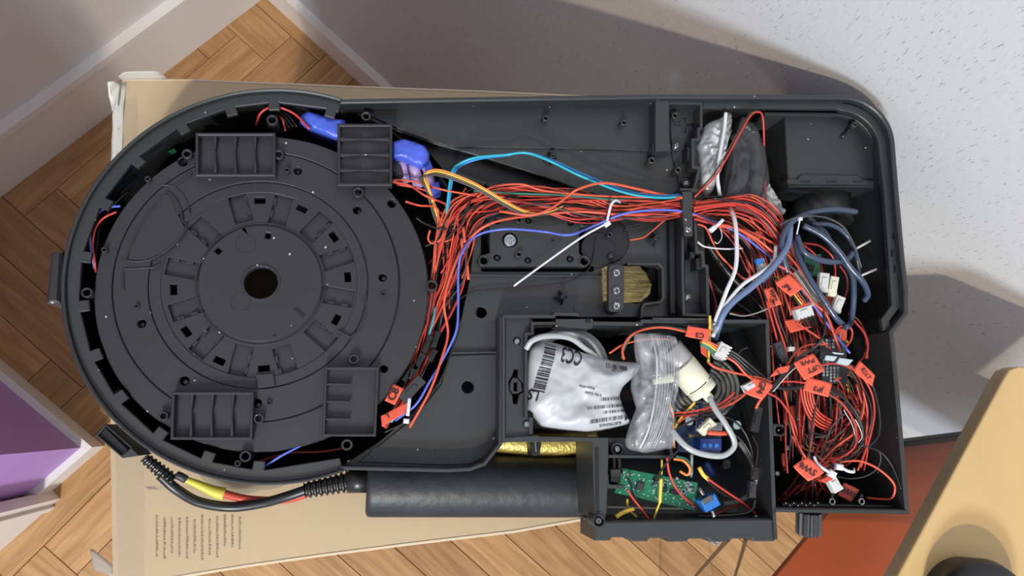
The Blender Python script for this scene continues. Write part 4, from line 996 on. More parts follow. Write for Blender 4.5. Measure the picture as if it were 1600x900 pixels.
# upper right: wires fanning right of the clamp, loops below it
for c,r,z0,z1,s in [('red',2.3,2,-10,'1086,318 1120,314 1140,309 1165,307 1185,315 1205,335 1228,370 1240,400'),('red',2.3,1,-10,'1086,322 1125,318 1160,312 1184,324 1204,348 1222,382 1234,410'),
 ('red',2.6,5,-8,'1084,325 1118,320 1150,318 1178,328 1205,350 1228,385 1238,410'),('red',2.6,5,-8,'1084,330 1118,323 1150,321 1176,333 1202,356 1222,388 1232,415'),
 ('wblk',2.4,3,-8,'1115,310 1150,315 1180,320 1205,340 1225,370 1240,405'),('wgry',1.4,4,-6,'1150,324 1178,335 1200,352 1220,380 1235,410'),
 ('ored',2.1,-6,-12,'1090,350 1103,356 1112,375 1122,395 1140,415 1160,434 1170,434 1171,422 1166,405'),
 ('dred',2.1,-20,-30,'1104,424 1112,450 1118,475 1116,500'),('dred',1.8,-16,-30,'1118,478 1130,485 1150,490 1180,495'),
 ('red',2.2,0,-6,'1085,342 1110,349 1135,353 1155,360 1175,372 1195,390 1210,405'),('ored',2.6,2,0,'1120,350 1150,357 1180,372 1205,392 1222,410'),
 ('dred',1.8,-14,-24,'1196,300 1197,330 1202,360 1212,380'),('wblk',2,-10,-20,'1090,335 1120,343 1150,356 1170,385 1190,420'),
 ('wwht',1.8,-2,-8,'1090,378 1100,385 1118,388 1140,389 1160,388'),('wwht',1.6,-8,-12,'1140,490 1160,494 1180,490 1200,482'),
 ('red',2.2,-6,-20,'1255,380 1280,384 1300,400 1305,420 1304,445'),('red',2,-10,-24,'1248,378 1270,394 1282,412 1285,430'),('dred',2.2,-14,-30,'1312,415 1322,430 1324,450 1318,470'),
 ('dred',1.6,-30,-30,'1330,490 1345,505 1352,525 1356,560'),('wwht',.9,-4,-4,'1125,355 1128,370 1122,380 1116,378'),
 ('wblk',6,-30,-40,'1105,380 1125,410 1150,440 1180,470 1200,490'),('wblk',5,-34,-44,'1110,440 1130,460 1160,480 1190,500')]:
    wire(c,r*.92,path(s,z0,z1),desc(nmc[c],path(s,z0,z1)),f'{nmc[c]} wires right of the clamp')
# white and blue-grey cables
wire('wwht',3.6,path('1134,176,0 1132,200 1125,240 1121,275,-4 1125,308,-8',-2),'white cable disappearing behind the red harness at the top',sides=8,name='cable',cat='cable')
wire('wwht',4.0,path('1140,323,-8 1148,345,4 1151,380,8 1149,420,8 1135,455,6 1122,490,0 1112,515,-8',4),'white cable curving down from the harness to the lower compartment',sides=8,name='cable',cat='cable')
wire('wwht',3.6,path('1212,385,0 1209,408,6 1190,425,8 1160,445,6 1135,475,4 1122,505,-4 1114,525',4),'white cable swinging left in front of the pale blue tube',sides=8,name='cable',cat='cable')
M['pblue']=mat('pale_blue_cable',(.11,.17,.30),.35,bump=.3,bscale=600)
wire('pblue',6,path('1235,350,4 1230,385,8 1205,420,10 1175,448,8 1145,472,6 1128,495,2 1117,530,-10',4),'thick pale blue translucent tube crossing the white cables',sides=10,name='tube',cat='tube')
SL=[('1338,331,4 1300,327,6 1262,334,8 1236,348,8 1222,375,6 1226,410,2 1240,450,-6',4,'slate blue tube forming the top of the coil below the round collar'),
('1228,345,2 1226,385,4 1212,415,6 1190,440,4',4,'slate blue tube dropping at the left of the coil'),
('1255,352,6 1285,368,8 1310,392,8 1330,420,6 1348,440,4 1356,460,-4 1350,470,-10',4,'slate blue tube sweeping down the right of the coil'),
('1245,368,4 1255,392,6 1275,404,6 1300,409,6 1322,406,2 1332,395,0',4,'slate blue tube bowed along the bottom of the coil'),
('1268,350,0 1300,352,0 1325,370,-2 1338,400,-4 1342,430,-10',4,'slate blue tube behind the coil at its right'),
('1262,340,-4 1290,365,-4 1305,395,-6 1330,425,-4 1334,460,-8 1330,500,-14 1322,512',4,'slate blue tube hanging straight down from the coil'),
('1242,375,-2 1248,400,-2 1262,430,0 1280,458,2 1305,495,0 1318,508,-4',4,'slate blue tube running diagonally beside the black and red pair')]
for i,(s,r,lb) in enumerate(SL): wire('slate',5.6 if i!=4 else 4.5,path(s,2),lb,sides=10,name='tube',cat='tube')
wire('wgry',1.6,path('1218,352,6 1238,342 1260,338,14 1290,340 1318,355,12 1335,385 1346,418,6',10),'grey thin cable along the outside of the tube coil',name='cable',cat='cable')
def ztie(poly,w,head,label,dz,group=None,hs=8,ha=0):
    t=thing('cable_tie',poly[0],label,'cable tie',group)
    tube('strap',poly,w*px2m,'tie',t,sides=6,flat=.5,k=6)
    if head:
        x,y=head; plate('head',rect(x,y,hs,hs*.85,ha),Z(dz+1.5),Z(dz-2.5),'tie',t,bev=.0008)
    return t
ztie(path('803,447,-6 812,440 860,405 910,370,4 948,349,6',-2),2.0,(950,349),'long white cable tie lying diagonally over the motor mount',6,hs=9,ha=-35)
ztie(path('948,348,6 951,335,7 955,320,9 962,313,8 969,316,2',6),2.4,None,'white cable tie loop around the harness left of the clamp',6)
ztie(path('640,622,-3 638,640 637,650,-2',-2),3.2,(635,658),'short white cable tie with square head beside the plug row',-1,hs=9,ha=5)
ztie(path('1130,343,8 1122,351 1116,356,8',8),3.4,(1115,357),'white cable tie with square head below the harness right of the clamp',8,hs=9,ha=-40)
ztie(path('1272,713,6 1277,724 1288,733,10 1300,740,10',8),3,(1302,741),'white cable tie binding wires above the small white plug at the bottom',10,hs=12,ha=30)
ztie(path('1314,730,2 1325,736 1334,737,2 1335,733,-2',2),3,(1313,730),'small white cable tie hooked right of the larger one at the bottom',3,hs=11,ha=10)
ztie(path('1250,343,12 1248,352 1245,366,10',10),1.6,(1252,341),'white cable tie around the slate blue coil',12,hs=6)
for s,lb in (('1337,389,-34 1360,376,-30','upper cut white cable tie end standing in the dark corner'),('1338,434,-34 1370,420,-30','lower cut white cable tie end standing in the dark corner')):
    T(tube('cable_tie',path(s,-30),2.4*px2m,'wht',k=2,flat=.4),lb,'cable tie')
ztie(path('1112,552,-8 1118,560,-6 1138,560,-10',-8),1.8,None,'white tie around the grey tubing under the five-pin connector',-8)
# bubble wrap, vinyl sleeves
bw,_=pillow('bubble_wrap',[(1139,174),(1141,190),(1139,210),(1133,225),(1131,240),(1126,262),(1118,285),(1108,308),(1097,306),(1092,290),(1093,262),(1091,240),(1088,228),(1094,212),(1100,198),(1110,190),(1122,186),(1131,182)],Z(-22),.014,.01,'bubble',wr=.005,wf=7,n=90,rings=16)
T(bw,'crumpled bubble wrap stuffed beside the stepped wall','bubble wrap')
M['film']=mat('milky_film',(.5,.54,.56),.3,bump=.8,bscale=130,alpha=.75)
bw2,_=pillow('wrap_film',[(1197,285),(1206,300),(1216,318),(1227,332),(1222,338),(1205,338),(1197,325),(1186,322),(1188,300)],Z(-26),.008,.004,'film',wr=.004,wf=9); T(bw2,'pale crumpled film corner between the black sleeve and the round collar','film')
for i,(s,r) in enumerate((('1150,212,-14 1162,240,-8 1160,275,-8 1148,300,-14 1142,330,-24',13),('1176,205,-20 1188,240,-14 1186,280,-14 1176,310,-20 1180,345,-28',12),('1168,195,-30 1150,230,-26 1140,270,-26 1132,310,-30',11),('1192,250,-24 1196,290,-24 1190,330,-26',9),('1140,335,-30 1165,360,-30 1185,390,-34',22))):
    o=tube('vinyl_sleeve',path(s,-14),r*px2m,'vinyl',sides=14,k=8,flat=.6,rr=None); T(o,'glossy black vinyl sleeve packed upright between the bubble wrap and the grey enclosure','sleeve','black vinyl sleeves')
pf,_=pillow('poly_bag',[(1160,180),(1185,200),(1195,250),(1203,330),(1190,345),(1170,330),(1150,320),(1130,318),(1140,270),(1145,220)],Z(-8),.004,.002,'poly',wr=.004,wf=16); T(pf,'smoky clear poly bag over the black vinyl sleeves','bag')
# connectors in the tangle
conn(1288,441,30,15,96,-4,'wht','left of two white plugs below the slate blue coil')
conn(1303,447,31,13,100,-6,'cream','right of two white plugs below the slate blue coil')
conn(1311,475,26,14,112,-5,'wht','single white plug lower right of the two white plugs')
c5=conn(1258,488,17,26,72,4,'wht','large white toothed connector with red rear in the tangle',teeth=5,h=7)
plate('rear',rect(1254,478,26,5,-18),Z(3),Z(-4),'redt',c5)
for i in range(5): tube('pin_wire',path(f'{1251+i*4.6},{499-i*1.5},1 {1256+i*4.6},{508-i*1.5},-4 {1262+i*4.4},{520-i},-16',-4),1.9*px2m,'wblk',c5)
for i,c in enumerate(('wblk','yel','ored','brn')): wire(c,1.6,path(f'{1210+i*3.5},{434-i*2},-4 {1230+i*3},{452-i*2},0 {1244+i*3.5},{470-i*1.4},2 {1251+i*3},{478-i},2',0),f'{["black","yellow","orange-red","brown"][i]} wire entering the large white toothed connector')
t=conn(1191,415,22,11,78,2,'wht','small white and blue plug at the left edge of the deep compartment'); plate('blue_part',rect(1188,408,12,9,-12),Z(3.4),Z(0),'blu',t)
plate_=conn(1262,448,60,16,58,-4,'wht','long white plug partly hidden behind the blue and red wires')
c5=conn(1131,548,20,22,28,8,'wht','white five-pin connector over the pump compartment',teeth=5,h=8)
for i in range(4): tube('pin_wire',path(f'{1141-i*1.6},{547+i*3.8},5 {1155-i*1.5},{556+i*4},6 {1175-i*3},{573+i*4.2},5 {1200-i*4},{595+i*2},-2 {1210-i*5},{604+i},-6',4),2.2*px2m,'wblk' if i<3 else 'ored',c5)
for i,c in enumerate(('ored','org','yel','green','green')): tube('pin_wire',path(f'{1098-i*1},{530+i*2.2},5 {1110-i*.8},{535+i*2.6},6 {1122-i*1.6},{541+i*3.6},6',5),1.7*px2m,c,c5)
conn(1176,603,24,14,-28,4,'wht','white plug with open end pointing at the GP4 tag',h=7)
conn(1306,757,24,14,60,8,'wht','white plug with red rear hanging below the SW6 tag',h=7)
t=T(plate('plug_rear',[(1283,749),(1297,743),(1302,749),(1290,755)],Z(9),Z(2),'redt'),'red rear block of the small plug below the large cable tie','connector')
conn(1222,645-95,34,12,68,-4,'gry','dark grey inline connector left of the tangle centre',h=6)
conn(1183,655,40,13,-78+180,-2,'blk','black inline plug hanging from the GP4 tag',h=6)
wire('ored',2.6,path('1195,616,4 1186,628,2 1181,638,-2',2),'short thick red wire between the GP4 tag and the black plug')
conn(1278,550,22,9,-5,2,'blk','black plug nearest the UFT PWR tag',h=5)
sv=conn(1302,557,42,12,8,6,'blk','black plug pair with pale painted glints left of the slanted tag',h=6)
M['silver']=mat('pale_glints_and_metal',(.45,.55,.58),.25)  # pale tone shared by painted glints, solder points and capacitor tops
plate('painted_glint',[(1291,555),(1309,557),(1304,564),(1289,562)],Z(8),Z(4),'silver',sv); plate('painted_glint',[(1312,559),(1334,562),(1326,571),(1308,567)],Z(8),Z(4),'silver',sv); plate('painted_glint',[(1302,550),(1320,552),(1318,554),(1305,553)],Z(8),Z(4),'silver',sv)  # pale plates paint reflected light onto the black plugs
conn(1238,545,9,7,0,0,'wht','tiny white plug end left of the UFT PWR tag',h=4,parts=False)
# perforated boards
pb=thing('perforated_board',Q(1298,580,-40),'dark perforated circuit board with silver pads under the tangle','circuit board')
plate('board',[(1280,530),(1322,520),(1325,600),(1285,600)],Z(-14),Z(-16),'pcbd',pb)
bm=bmesh.new(); prs=[(1287+5.6*i,(566 if i<2 else 575)+5*j) for i in range(5) for j in range(5)]+[(1314+5*i,521+5*j) for i in range(2) for j in range(3)]+[(1292+5*i,532+5*j) for i in range(3) for j in range(3)]
for x,y in prs: prism(bm,[pcirc(x,y,1.9,Z(-13.5),10),pcirc(x,y,.9,Z(-13.5),8)],Z(-14),Z(-13.4),0)
o=fin(bm,'solder_pads','steel',pb); o['kind']='stuff'
pb=thing('circuit_board',Q(1265,400,-50),'green circuit board deep below the slate blue coil','circuit board')
plate('board',[(1256,400),(1284,396),(1284,432),(1258,430)],Z(-40),Z(-42),'pcb',pb); plate('chip',rect(1268,418,10,8,10),Z(-38),Z(-40),'blk',pb)
jk=thing('power_jack',Q(1218,671,-30),'small square black socket on the left wall of the deep compartment','socket')
plate('jack_body',rect(1218,672,20,19,2),Z(-18),Z(-34),'gry',jk,holes=[[(1219+7*math.cos(i*.4),672+7*math.sin(i*.4)) for i in range(16)]]); bm=bmesh.new(); prism(bm,[pcirc(1218,672,1.6,Z(-18),10)],Z(-33),Z(-19),.0003); fin(bm,'centre_pin','steel',jk)
for x in (1301,1347):
    sc_=thing('terminal_screw',Q(x,785,-20),'terminal post with bright ring on the bottom ledge','screw','terminal posts on the bottom ledge')
    bm=bmesh.new(); prism(bm,[pcirc(x,784,5,Z(-10),18),pcirc(x,784,3.2,Z(-10),18)],Z(-13),Z(-10),.0004); fin(bm,'ring','steel',sc_)
    plate('lug',rect(x,777,5,10),Z(-16),Z(-30),'blk',sc_)
hd=thing('pin_header',Q(1250,786,-20),'row of bright header pins on the bottom ledge','pins')
for i in range(9): 
    bm=bmesh.new(); prism(bm,[pcirc(1228+i*6.3,786+(i%2)*4,1,Z(-9),6)],Z(-20),Z(-9),0); fin(bm,'pin','steel',hd)
wire('dred',4,path('1223,708,-40 1224,722 1226,735,-44',-40),'red capped lead deep at the lower left of the right compartment')
for x,y in ((1231,700),(1215,740)): T(plate('led',pcirc(x,y,4,Z(-50),14),Z(-50),Z(-60),'steel',world=True),'small clear light emitting diode deep at the lower left of the right compartment','led','clear diodes in the deep compartment')

# ---------- battery
bt=thing('battery_pack',Q(640,240,-60),'bright blue shrink-wrapped battery pack, partly under the rib tray','battery')
o,_=pillow('wrapped_cells',[(612,222),(630,217),(650,223),(664,229),(671,240),(671,252),(664,262),(650,260),(630,250),(612,247)],Z(-12),.006,.03,'batt',bt,wr=.0007,wf=14)
o,_=pillow('wrapped_cells',[(470,180),(480,174),(495,178),(512,184),(540,188),(540,222),(520,216),(500,208),(480,200),(468,192)],Z(-18),.005,.03,'batt',bt,wr=.0007,wf=14)
for s,r in (('628,252,-22 636,285,-30',8),('646,256,-20 654,292,-30',10),('664,258,-22 674,285,-34',8)): tube('cell',path(s,-20),r*px2m,'skin',bt,sides=14,k=3)
plate('end_band',[(664,262),(672,250),(676,262),(668,268)],Z(-16),Z(-30),'batt',bt); plate('end_band',[(672,288),(686,282),(690,300),(676,306)],Z(-36),Z(-50),'batt',bt)
plate('divider',[(612,247),(626,250),(630,275),(614,268)],Z(-20),Z(-50),'gry',bt)
T(plate('marker_board',[(262,236),(272,231),(276,236),(266,242)],Z(-40),Z(-42),'pcb'),'sliver of green board in the gap above left of the disc','circuit board')
# ---------- brass connector with bracket
gc=thing('braided_connector',Q(985,445,-40),'brass-coloured braided cable end clamped under a three-screw black bracket','cable end')
bm=bmesh.new(); pr=W([(943,417),(975,414),(1000,414),(1012,425),(1020,445),(1018,458),(1005,470),(975,472),(945,470)],Z(-14)); prism(bm,[pr],Z(-38),Z(-14),.004); fin(bm,'braid','gold',gc)
for i in range(24):
    y=417+i*2.25; x1=1000+min(i,24-i)*1.5
    o=tube('strand',path(f'{944},{y},-13.5 {960},{y+.3},-13 {x1},{y+random.uniform(-.5,.5)},-13.5',-13),.95*px2m,'gold',gc,k=2,sides=4)
br=plate('bracket',rrect(951,413,975,487,8),Z(-7),Z(-22),'shell',gc)
for y in (426,454,478): bm=bmesh.new(); prism(bm,[pcirc(964,y,8.5,Z(-6.6),22),pcirc(964,y,5.6,Z(-6.6),22)],Z(-7),Z(-6.2),.0003); fin(bm,'countersink','shell',br); screw(964,y,5.6,Z(-6),br)
# gold sleeve seen through the slot
wire('braid',22,path('775,688,-96 830,694 880,694 930,684,-96',-96),'gold braided hose seen through the slot above the padded handle',sides=20,name='hose',cat='hose')
T(plate('ribbon_strap',[(868,712),(922,684),(930,686),(930,693),(880,714)],Z(-104),Z(-108),'braid'),'gold woven strip running diagonally over the cardboard in the slot','strip')
# ---------- padded handle, boots, cables
hc=thing('padded_handle',P(750,760,ZB),'long black foam-padded cylindrical handle lying on the cardboard below the housing','handle')
zc_=ZB+.030; r_=.0292
A=P(573,757,zc_); B=P(930,760,zc_)
pts=[A.lerp(B,t) for t in (0,.004,.012,.03,.3,.5,.7,.9,1)]
bm=bmesh.new(); tube_bm(bm,pts,r_,40,[r_*.82,r_*.93,r_*.99,r_,r_,r_,r_,r_,r_*.98]); fin(bm,'foam_sleeve','foam',hc,True)
def boot(name,A,B,r0,r1,n,label):
    t=thing(name,A,label,'cable boot'); pts=[];rr=[]
    for i in range(n*4+1):
        f=i/(n*4); pts.append(A.lerp(B,f)); rr.append((r0+(r1-r0)*f)*(1.0 if (i//2)%2==0 else .74))
    bm=bmesh.new(); tube_bm(bm,pts,1,20,rr); fin(bm,'ribbed_sleeve','rubber',t,False); return t
zb=ZB+.034
b1=boot('cable_boot',P(545,752,zb),P(476,766,zb),.0100,.0075,8,'ribbed black rubber boot at the left end of the padded handle')
tube('boot_base',[P(578,752,zb),P(543,752,zb)],.0105,'rubber',b1,sides=20,k=2)
b2=boot('cable_boot',P(268,750,zb),P(226,715,zb+.01),.0066,.0050,7,'ribbed black rubber boot below the hollow lug of the housing')
rs=SCL(400,770,zb)
T(tube('cable',[P(*q) for q in ((250,742,zb+.005),(275,764,zb),(310,784,zb-.01),(360,792,zb-.016),(410,786,zb-.012),(450,775,zb-.004),(482,764,zb))],5.6*rs*1.45,'rubber',sides=16,k=10),'thick black cable bowed between the two ribbed boots','cable')
T(tube('cable',[P(*q) for q in ((345,770,zb-.012),(380,779,zb-.018),(415,782,zb-.018),(455,779,zb-.010),(482,770,zb-.004))],5.5*rs*1.2,'redt',sides=14,k=8),'red cable under the thick black cable','cable')
T(tube('cable_sleeve',[P(*q) for q in ((288,748,zb),(310,757,zb-.006),(330,766,zb-.010),(350,772,zb-.012))],1,'yelt',sides=16,k=6,rr=[(4.5+6*(i/18))*rs for i in range(19)]),'yellow tape wrapped around the red cable','tape')
T(tube('cable_sleeve',[P(*q) for q in ((276,742,zb+.002),(283,745,zb+.002),(290,749,zb))],6.5*rs,'gry',sides=14,k=3),'dark collar between the boot and the yellow tape','sleeve')
# thin cords hanging to the floor
for pts_,lb in (([P(1140,840,ZR-.05),P(1115,868,.8),P(1085,902,.5),P(1035,960,.05)],'left of two thin black cords hanging below the lower compartment'),([P(1166,840,ZR-.05),P(1160,862,.8),P(1147,905,.5),P(1125,980,.05)],'right of two thin black cords hanging below the lower compartment')):
    T(tube('cord',pts_,.0022,'rubber',k=10),lb,'cord')

# ---------- contents of the lower compartment
# coil of clear tube under the pouch
for i,(r0,dz) in enumerate(((58,-22),(54,-15),(50,-20),(60,-30))):
    cx,cy=884+i,572; pts=[Q(cx+r0*math.cos(a_),cy+r0*.95*math.sin(a_),dz+3*math.sin(a_*2+i)) for a_ in [math.radians(t) for t in range(-150,215,15)]]
    wire('tube',4.6,pts,'milky clear tube coiled under the white pouch','coil of clear tube under the pouch',name='tube',cat='tube',sides=10,k=3)
wire('tube',5,path('822,545,-2 832,532,2 855,525,4 890,528,0 915,545,-8 935,560,-14',0),'milky tube lying over the upper left of the white pouch',sides=10,name='tube',cat='tube')
# pouch
po=[(823,560),(826,542),(845,531),(872,537),(900,547),(930,557),(960,564),(992,566),(1003,568),(994,585),(972,604),(966,620),(975,645),(985,662),(960,668),(938,674),(915,677),(885,674),(860,671),(843,668),(836,655),(822,640),(820,600)]
pt=thing('pouch',Q(900,600,-40),'crumpled white labelled pouch lettered CC3 with barcodes','pouch')
body,surf=pillow('film_body',po,Z(-16),.018,.02,'paper',pt,wr=.005,wf=44,n=120,rings=20,power=.45)
lettering('CC3',886,559,26,196,surf,'ink',pt,.47,.0006)
lettering('LS',829,618,17,196,surf,'ink',pt,.7,.0006)
barcode(846,577,76,17,105,surf,pt,seed=4,dens=.62)
barcode(955,575,30,8,12,surf,pt,seed=5,dens=1.0)
lab_=[(940,617),(963,602),(974,640),(982,660),(940,668),(905,655),(900,640)]
for (x,y,l,h,a_,sd_) in ((945,624,34,5,-4,1),(938,636,58,5,-5,2),(953,643,36,4,-6,3),(944,655,62,6,-8,6)): barcode(x,y,l,h,a_,surf,pt,seed=sd_,dens=1.1)
lettering('M',974,653,8,172,surf,'ink',pt,1.3,.0006)
lettering('ELECTRONICS',948,663,4,172,surf,'ink',pt,1.0,.0006)
lettering('2 Pin Cable',918,617,4,192,surf,'wgry',pt,1.0,.0006); lettering('Assemblies Adafruit'.replace(' Adafruit',''),908,607,4,190,surf,'wgry',pt,1.0,.0006)
lettering('0121398',955,581,3,190,surf,'wgry',pt,1,.0006)
# zip bag
zbp=[(990,522),(1005,521),(1030,521),(1058,527),(1062,560),(1060,600),(1053,635),(1052,670),(1054,700),(1030,704),(1008,708),(980,702),(976,690),(985,660),(995,640),(985,610),(988,585),(1000,565),(990,545)]
zb_=thing('zip_bag',Q(1020,620,-30),'clear resealable plastic bag draped over the pouch and pump','bag')
film,zs=pillow('bag_film',zbp,Z(0),.012,.012,'zip',zb_,wr=.006,wf=16,n=110,rings=18)
M['zipl']=clear('zip_ridge',(.75,.78,.8),.75,.2)
for dx in (0,9,13,17,21,26,30): tube('zip_ridge',[zs(x+dx*(1-.25*(y-530)/170),y,.0008) for x,y in ((1014,525),(1016,560),(1017,600),(1012,640),(1004,675),(996,700))],(1.6 if dx==0 else .55)*px2m,'zipl',zb_,k=5,sides=5)
# pump: cream head, grey motor
pu=thing('air_pump',Q(1080,590,-40),'small air pump with cream plastic head and grey motor body','pump')
def seg(a,b,r0,r1,m,name,z0,z1=None,n=28):
    z1=z0 if z1 is None else z1
    bm=bmesh.new(); A=Q(*a,z0); B=Q(*b,z1); tube_bm(bm,[A,A.lerp(B,.04),A.lerp(B,.96),B],1,n,[r0*.93*px2m,r0*px2m,r1*px2m,r1*.93*px2m]); return fin(bm,name,m,pu,True)
M['pmot']=mat('satin_metal_can',(.42,.42,.43),.38,metal=.4)
seg((1045,545),(1075,580),25,25,'pmot','motor_can',-12)
seg((1064,570),(1092,604),27,27,'cream','pump_head',-10)
seg((1091,602),(1100,613),26,26,'cream','head_cap',-10)
_a=Q(1064,570,-10); _b=Q(1092,604,-10); _x=(_b-_a).normalized(); _u=(Vector((0,0,1))-_x*_x.z).normalized(); _v=_x.cross(_u); _c=_a.lerp(_b,.93)
for t0,t1 in ((-75,-30),(-12,70)): tube('seam',[_c+(_u*math.cos(math.radians(t))+_v*math.sin(math.radians(t)))*27.1*px2m for t in range(t0,t1+1,9)],.8*px2m,'blk',pu,k=2)
seg((1099,612),(1110,624),9,8,'cream','nozzle',-4)
seg((1050,590),(1020,597),8,5,'cream','inlet',2)
T(tube('tube',path('1109,622,0 1118,640,4 1132,660,6 1146,685,4 1146,700,2 1130,712,0 1105,711,0 1080,703,0 1062,688,-2 1050,672,-6',2),5.2*px2m,'tube',sides=12,k=10,flat=.8),'flattened milky tube looping from the pump nozzle','tube')
T(tube('tube',path('1155,690,-30 1172,715,-26 1182,745,-28 1176,768,-34 1155,783,-38 1130,788,-40',-30),5*px2m,'tubeg',sides=12,k=8),'grey-white tube curving down the right side of the lower compartment','tube')
for i in range(5):
    r0=52-i*7; pts=[Q(1098+r0*math.cos(a_)*1.05,606+r0*.95*math.sin(a_),-44+2*i) for a_ in [math.radians(t) for t in range(-70,200,15)]]
    wire('tubeg',4,pts,'grey tube coiled behind the pump','grey tube coil behind the pump',name='tube',cat='tube',sides=10,k=3)
for c,r,z0,z1,s,lb in (('green',1.8,-6,-2,'972,560 975,545 990,522 1015,512 1045,511 1075,516','dark green wire arching over the clear zip bag'),('ored',2.2,-4,0,'975,562 973,545 985,525 1010,514 1040,512 1075,519','orange-red wire arching over the clear zip bag'),
 ('ored',2,-8,-4,'952,552 975,538 1010,530 1045,530','orange-red wire passing under the top of the zip bag'),('yel',2.6,4,-6,'1109,493 1109,515 1108,540 1107,566','yellow wire standing upright right of the red folded tag'),
 ('ored',2.2,0,4,'1106,566 1120,575 1150,583 1185,590 1205,597','orange-red wire running right from the pump to the GP4 tag'),
 ('red',2,-14,-6,'1055,645 1080,643 1110,636 1130,628 1148,612','red wire under the pump nozzle going to the white plug'),
 ('dred',2,-16,-6,'1055,650 1090,646 1120,638 1150,620 1170,614','dark red wire under the pump nozzle'),
 ('ored',2,-18,-8,'1058,662 1075,650 1100,644 1140,632 1165,616','orange-red wire below the pump heading right'),
 ('yel',2.2,-12,-20,'1086,628 1075,640 1062,655 1055,668','yellow wire under the pump'),
 ('org',2,-12,-20,'1046,630 1052,650 1052,680 1054,700','orange wire along the right of the zip bag'),('green',1.6,-14,-22,'1050,630 1055,650 1055,690','green wire along the right of the zip bag'),
 ('wblk',2,0,-20,'1018,760 1040,725 1065,698 1085,682 1106,676 1140,676 1160,690 1175,715 1182,735','black wire passing through the red sleeve in the lower compartment'),
 ('wblk',2,-4,-20,'1055,672 1080,658 1105,650 1135,652 1158,668 1172,695 1181,735','black wire arching above the red sleeve'),
 ('red',2.2,-6,-30,'1106,748 1130,765 1160,785 1183,805','red wire running diagonally to the corner of the lower compartment'),
 ('wblk',2,-10,-32,'1104,750 1130,772 1155,782 1185,800','black wire under the diagonal red wire'),
 ('red',2.2,-2,-26,'1042,715 1046,740 1058,765 1078,785 1102,800','red wire curving over the green circuit board'),
 ('wblk',2,-2,-20,'978,745 985,755 988,770 1000,790','black wire lying across the left of the green board'),
 ('red',2,-8,-20,'980,765 990,780 1002,795 1014,812','red wire at the left end of the green board'),
 ('yel',3,2,-4,'1033,748 1032,765 1031,785','yellow sleeve on the wire crossing the green board'),('yel',1.8,-4,-20,'1031,785 1027,795 1021,812','yellow wire below its sleeve at the green board'),
 ('yel',1.8,-10,-30,'1034,718 1034,735 1033,748','yellow wire above its sleeve at the green board'),
 ('yel',2,-20,-30,'980,780 982,795 995,808','thin yellow wire left of the green board'),('yel',4,-16,-18,'962,808 975,800 990,795','short thick yellow wire end by the skirt'),
 ('dred',2,-30,-40,'1105,810 1130,798 1150,790 1165,785','dark red wire low by the skirt'),
 ('wblk',2.4,-14,-20,'1180,780 1176,795 1160,803 1120,806 1090,806','black wire bending from the vertical plug along the skirt'),
 ('wblk',2,-10,-16,'1180,735 1184,700 1175,680','black wire entering the vertical plug from above'),
 ('wwht',1.4,-20,-30,'1180,806 1195,812','white wire end by the right end of the skirt'),
 ('org',2.6,-10,-20,'1053,717 1068,720 1078,732 1074,742 1062,736','orange wire hooked beside the green board'),('green',2.6,-11,-22,'1056,713 1072,718 1081,732 1080,745','green wire hooked beside the green board'),
 ('wgry',1.4,-10,-10,'1168,543 1158,548 1150,560','grey looped wire end in the dark of the pump compartment')):
    wire(c,r,path(s,z0,z1),lb)
T(tube('heat_shrink_sleeve',path('1106,676,0 1120,677 1135,677,0',0),4.2*px2m,'ored',sides=10,k=3),'red heat-shrink sleeve on the black wire over the blue terminal','sleeve')
T(tube('heat_shrink_sleeve',path('1092,730,-8 1099,742 1107,749,-8',-8),3.6*px2m,'yel',sides=10,k=3),'yellow heat-shrink sleeve above the blue potentiometer','sleeve')
conn(1106,667,26,14,-45,-2,'cream','cream plug leaning on the red sleeve',h=6)
conn(1180,740,20,12,92,-8,'blk','upper half of the black vertical plug by the right wall',h=6); conn(1177,765,26,10,94,-8,'gry','lower half of the black vertical plug by the right wall',h=6)
# green board
gb=thing('circuit_board',Q(1030,765,-40),'green circuit board with soldered parts in the bottom compartment','circuit board')
plate('board',[(972,731),(1091,754),(1086,799),(960,770)],Z(-22),Z(-24),'pcb',gb)
rg=random.Random(9)
for x,y,w_,h_,m_ in ((1001,760,12,12,'gry'),(975,738,5,5,'steel'),(1058,748,5,5,'steel'),(1033,750,6,5,'steel'),(1040,764,5,10,'blk'),(1024,749,5,6,'blk'),(1055,769,14,8,'blk'),(1078,765,8,6,'steel')): plate('component',rect(x,y,w_,h_,12),Z(-19.5),Z(-22),m_,gb)
bm=bmesh.new()
for _ in range(110):
    u_,v_=rg.random(),rg.random(); x=968+u_*118; y=735+u_*22+v_*36
    prism(bm,[pcirc(x,y,rg.uniform(.6,1.5),Z(-21),6)],Z(-22),Z(-21.3),0)
o=fin(bm,'solder_points','silver',gb); o['kind']='stuff'
for x,y in ((1075,757),(1068,768),(1081,766),(1040,757)):
    bm=bmesh.new(); prism(bm,[pcirc(x,y,4.4,Z(-20),16),pcirc(x,y,2.8,Z(-20),16)],Z(-22),Z(-20),.0002); fin(bm,'ring_terminal','steel',gb)
T(plate('clear_rod',[(1079,709),(1084,709),(1083,744),(1078,744)],Z(-16),Z(-20),'steel'),'thin bright standoff rod above the green board','rod')
T(plate('metal_strip',[(950,791),(1068,794),(1068,797),(950,794)],Z(-50),Z(-54),'cream'),'thin pale strip glimpsed under the green board','strip')
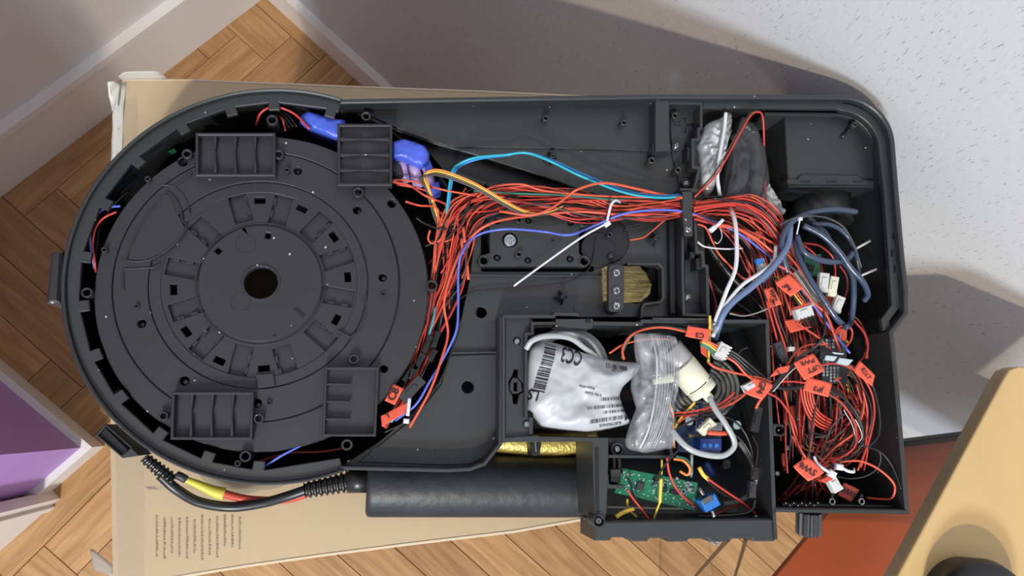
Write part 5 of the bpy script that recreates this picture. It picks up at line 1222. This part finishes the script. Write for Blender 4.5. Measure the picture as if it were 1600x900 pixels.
# potentiometer
pm_=thing('potentiometer',Q(1108,788,-30),'bright blue potentiometer with metal shaft beside the skirt','potentiometer')
plate('body',rect(1111,786,26,20,-28),Z(-8),Z(-22),'blu',pm_,bev=.001); plate('metal_plate',rect(1106,781,17,9,-30),Z(-7),Z(-8),'dsteel',pm_)
tube('shaft',path('1092,762,-12 1101,777,-12',-12),3.6*px2m,'dsteel',pm_,sides=14,k=3); tube('nozzle_end',path('1112,798,-10 1116,808,-8',-8),3*px2m,'steel',pm_,sides=12,k=3)
# blue module with terminals
bmx=thing('relay_board',Q(1100,690,-60),'dark blue module with screw terminals under the looping tube','circuit board')
plate('board',[(1060,662),(1128,668),(1126,712),(1058,706)],Z(-44),Z(-46),'pcbb',bmx)
plate('terminal_block',[(1094,685),(1128,685),(1128,704),(1094,704)],Z(-30),Z(-44),'nblu',bmx)
for x in (1101,1110,1120):
    bm=bmesh.new(); prism(bm,[pcirc(x,696,3.6,Z(-29.5),14)],Z(-30),Z(-29.5),.0002); fin(bm,'terminal_screw','blu',bmx)
plate('heat_sink',rect(1112,668,34,18,3),Z(-32),Z(-44),'pmot',bmx)
for i in range(4): plate('fin',rect(1112,661+i*4.4,34,1.4,3),Z(-29),Z(-32),'pmot',bmx)
for x,y in ((1077,658),(1152,664)):
    cpc=thing('capacitor',Q(x,y,-50),'silver-topped round capacitor' + (' left of the cream plug' if x<1100 else ' right of the looping tube'),'capacitor')
    bm=bmesh.new(); prism(bm,[pcirc(x,y,8,Z(-26),24)],Z(-46),Z(-26),.001); fin(bm,'can','blk',cpc); bm=bmesh.new(); prism(bm,[pcirc(x,y,6.4,Z(-25.8),24)],Z(-26),Z(-25.6),.0001); fin(bm,'top','silver',cpc)
for q in ((1100,724,1124,752),): T(tube('blue_capacitor',path('1102,722,-46 1112,742,-46',-46),8*px2m,'nblu',sides=16,k=3),'dark blue cylindrical capacitor right of the green board','capacitor')
T(plate('grey_pad',rrect(1131,718,1142,733,3),Z(-48),Z(-52),'gry'),'small grey rectangular block on the compartment floor','block')
T(tube('blue_lead',path('1095,630,-20 1094,650 1092,668,-22',-20),3.4*px2m,'nblu',sides=10,k=3),'dark blue tube under the pump nozzle','tube')
T(plate('brass_contact',[(1074,676),(1082,680),(1088,678),(1086,683),(1078,684)],Z(-36),Z(-38),'gold'),'small brass contact on the dark blue module','contact')
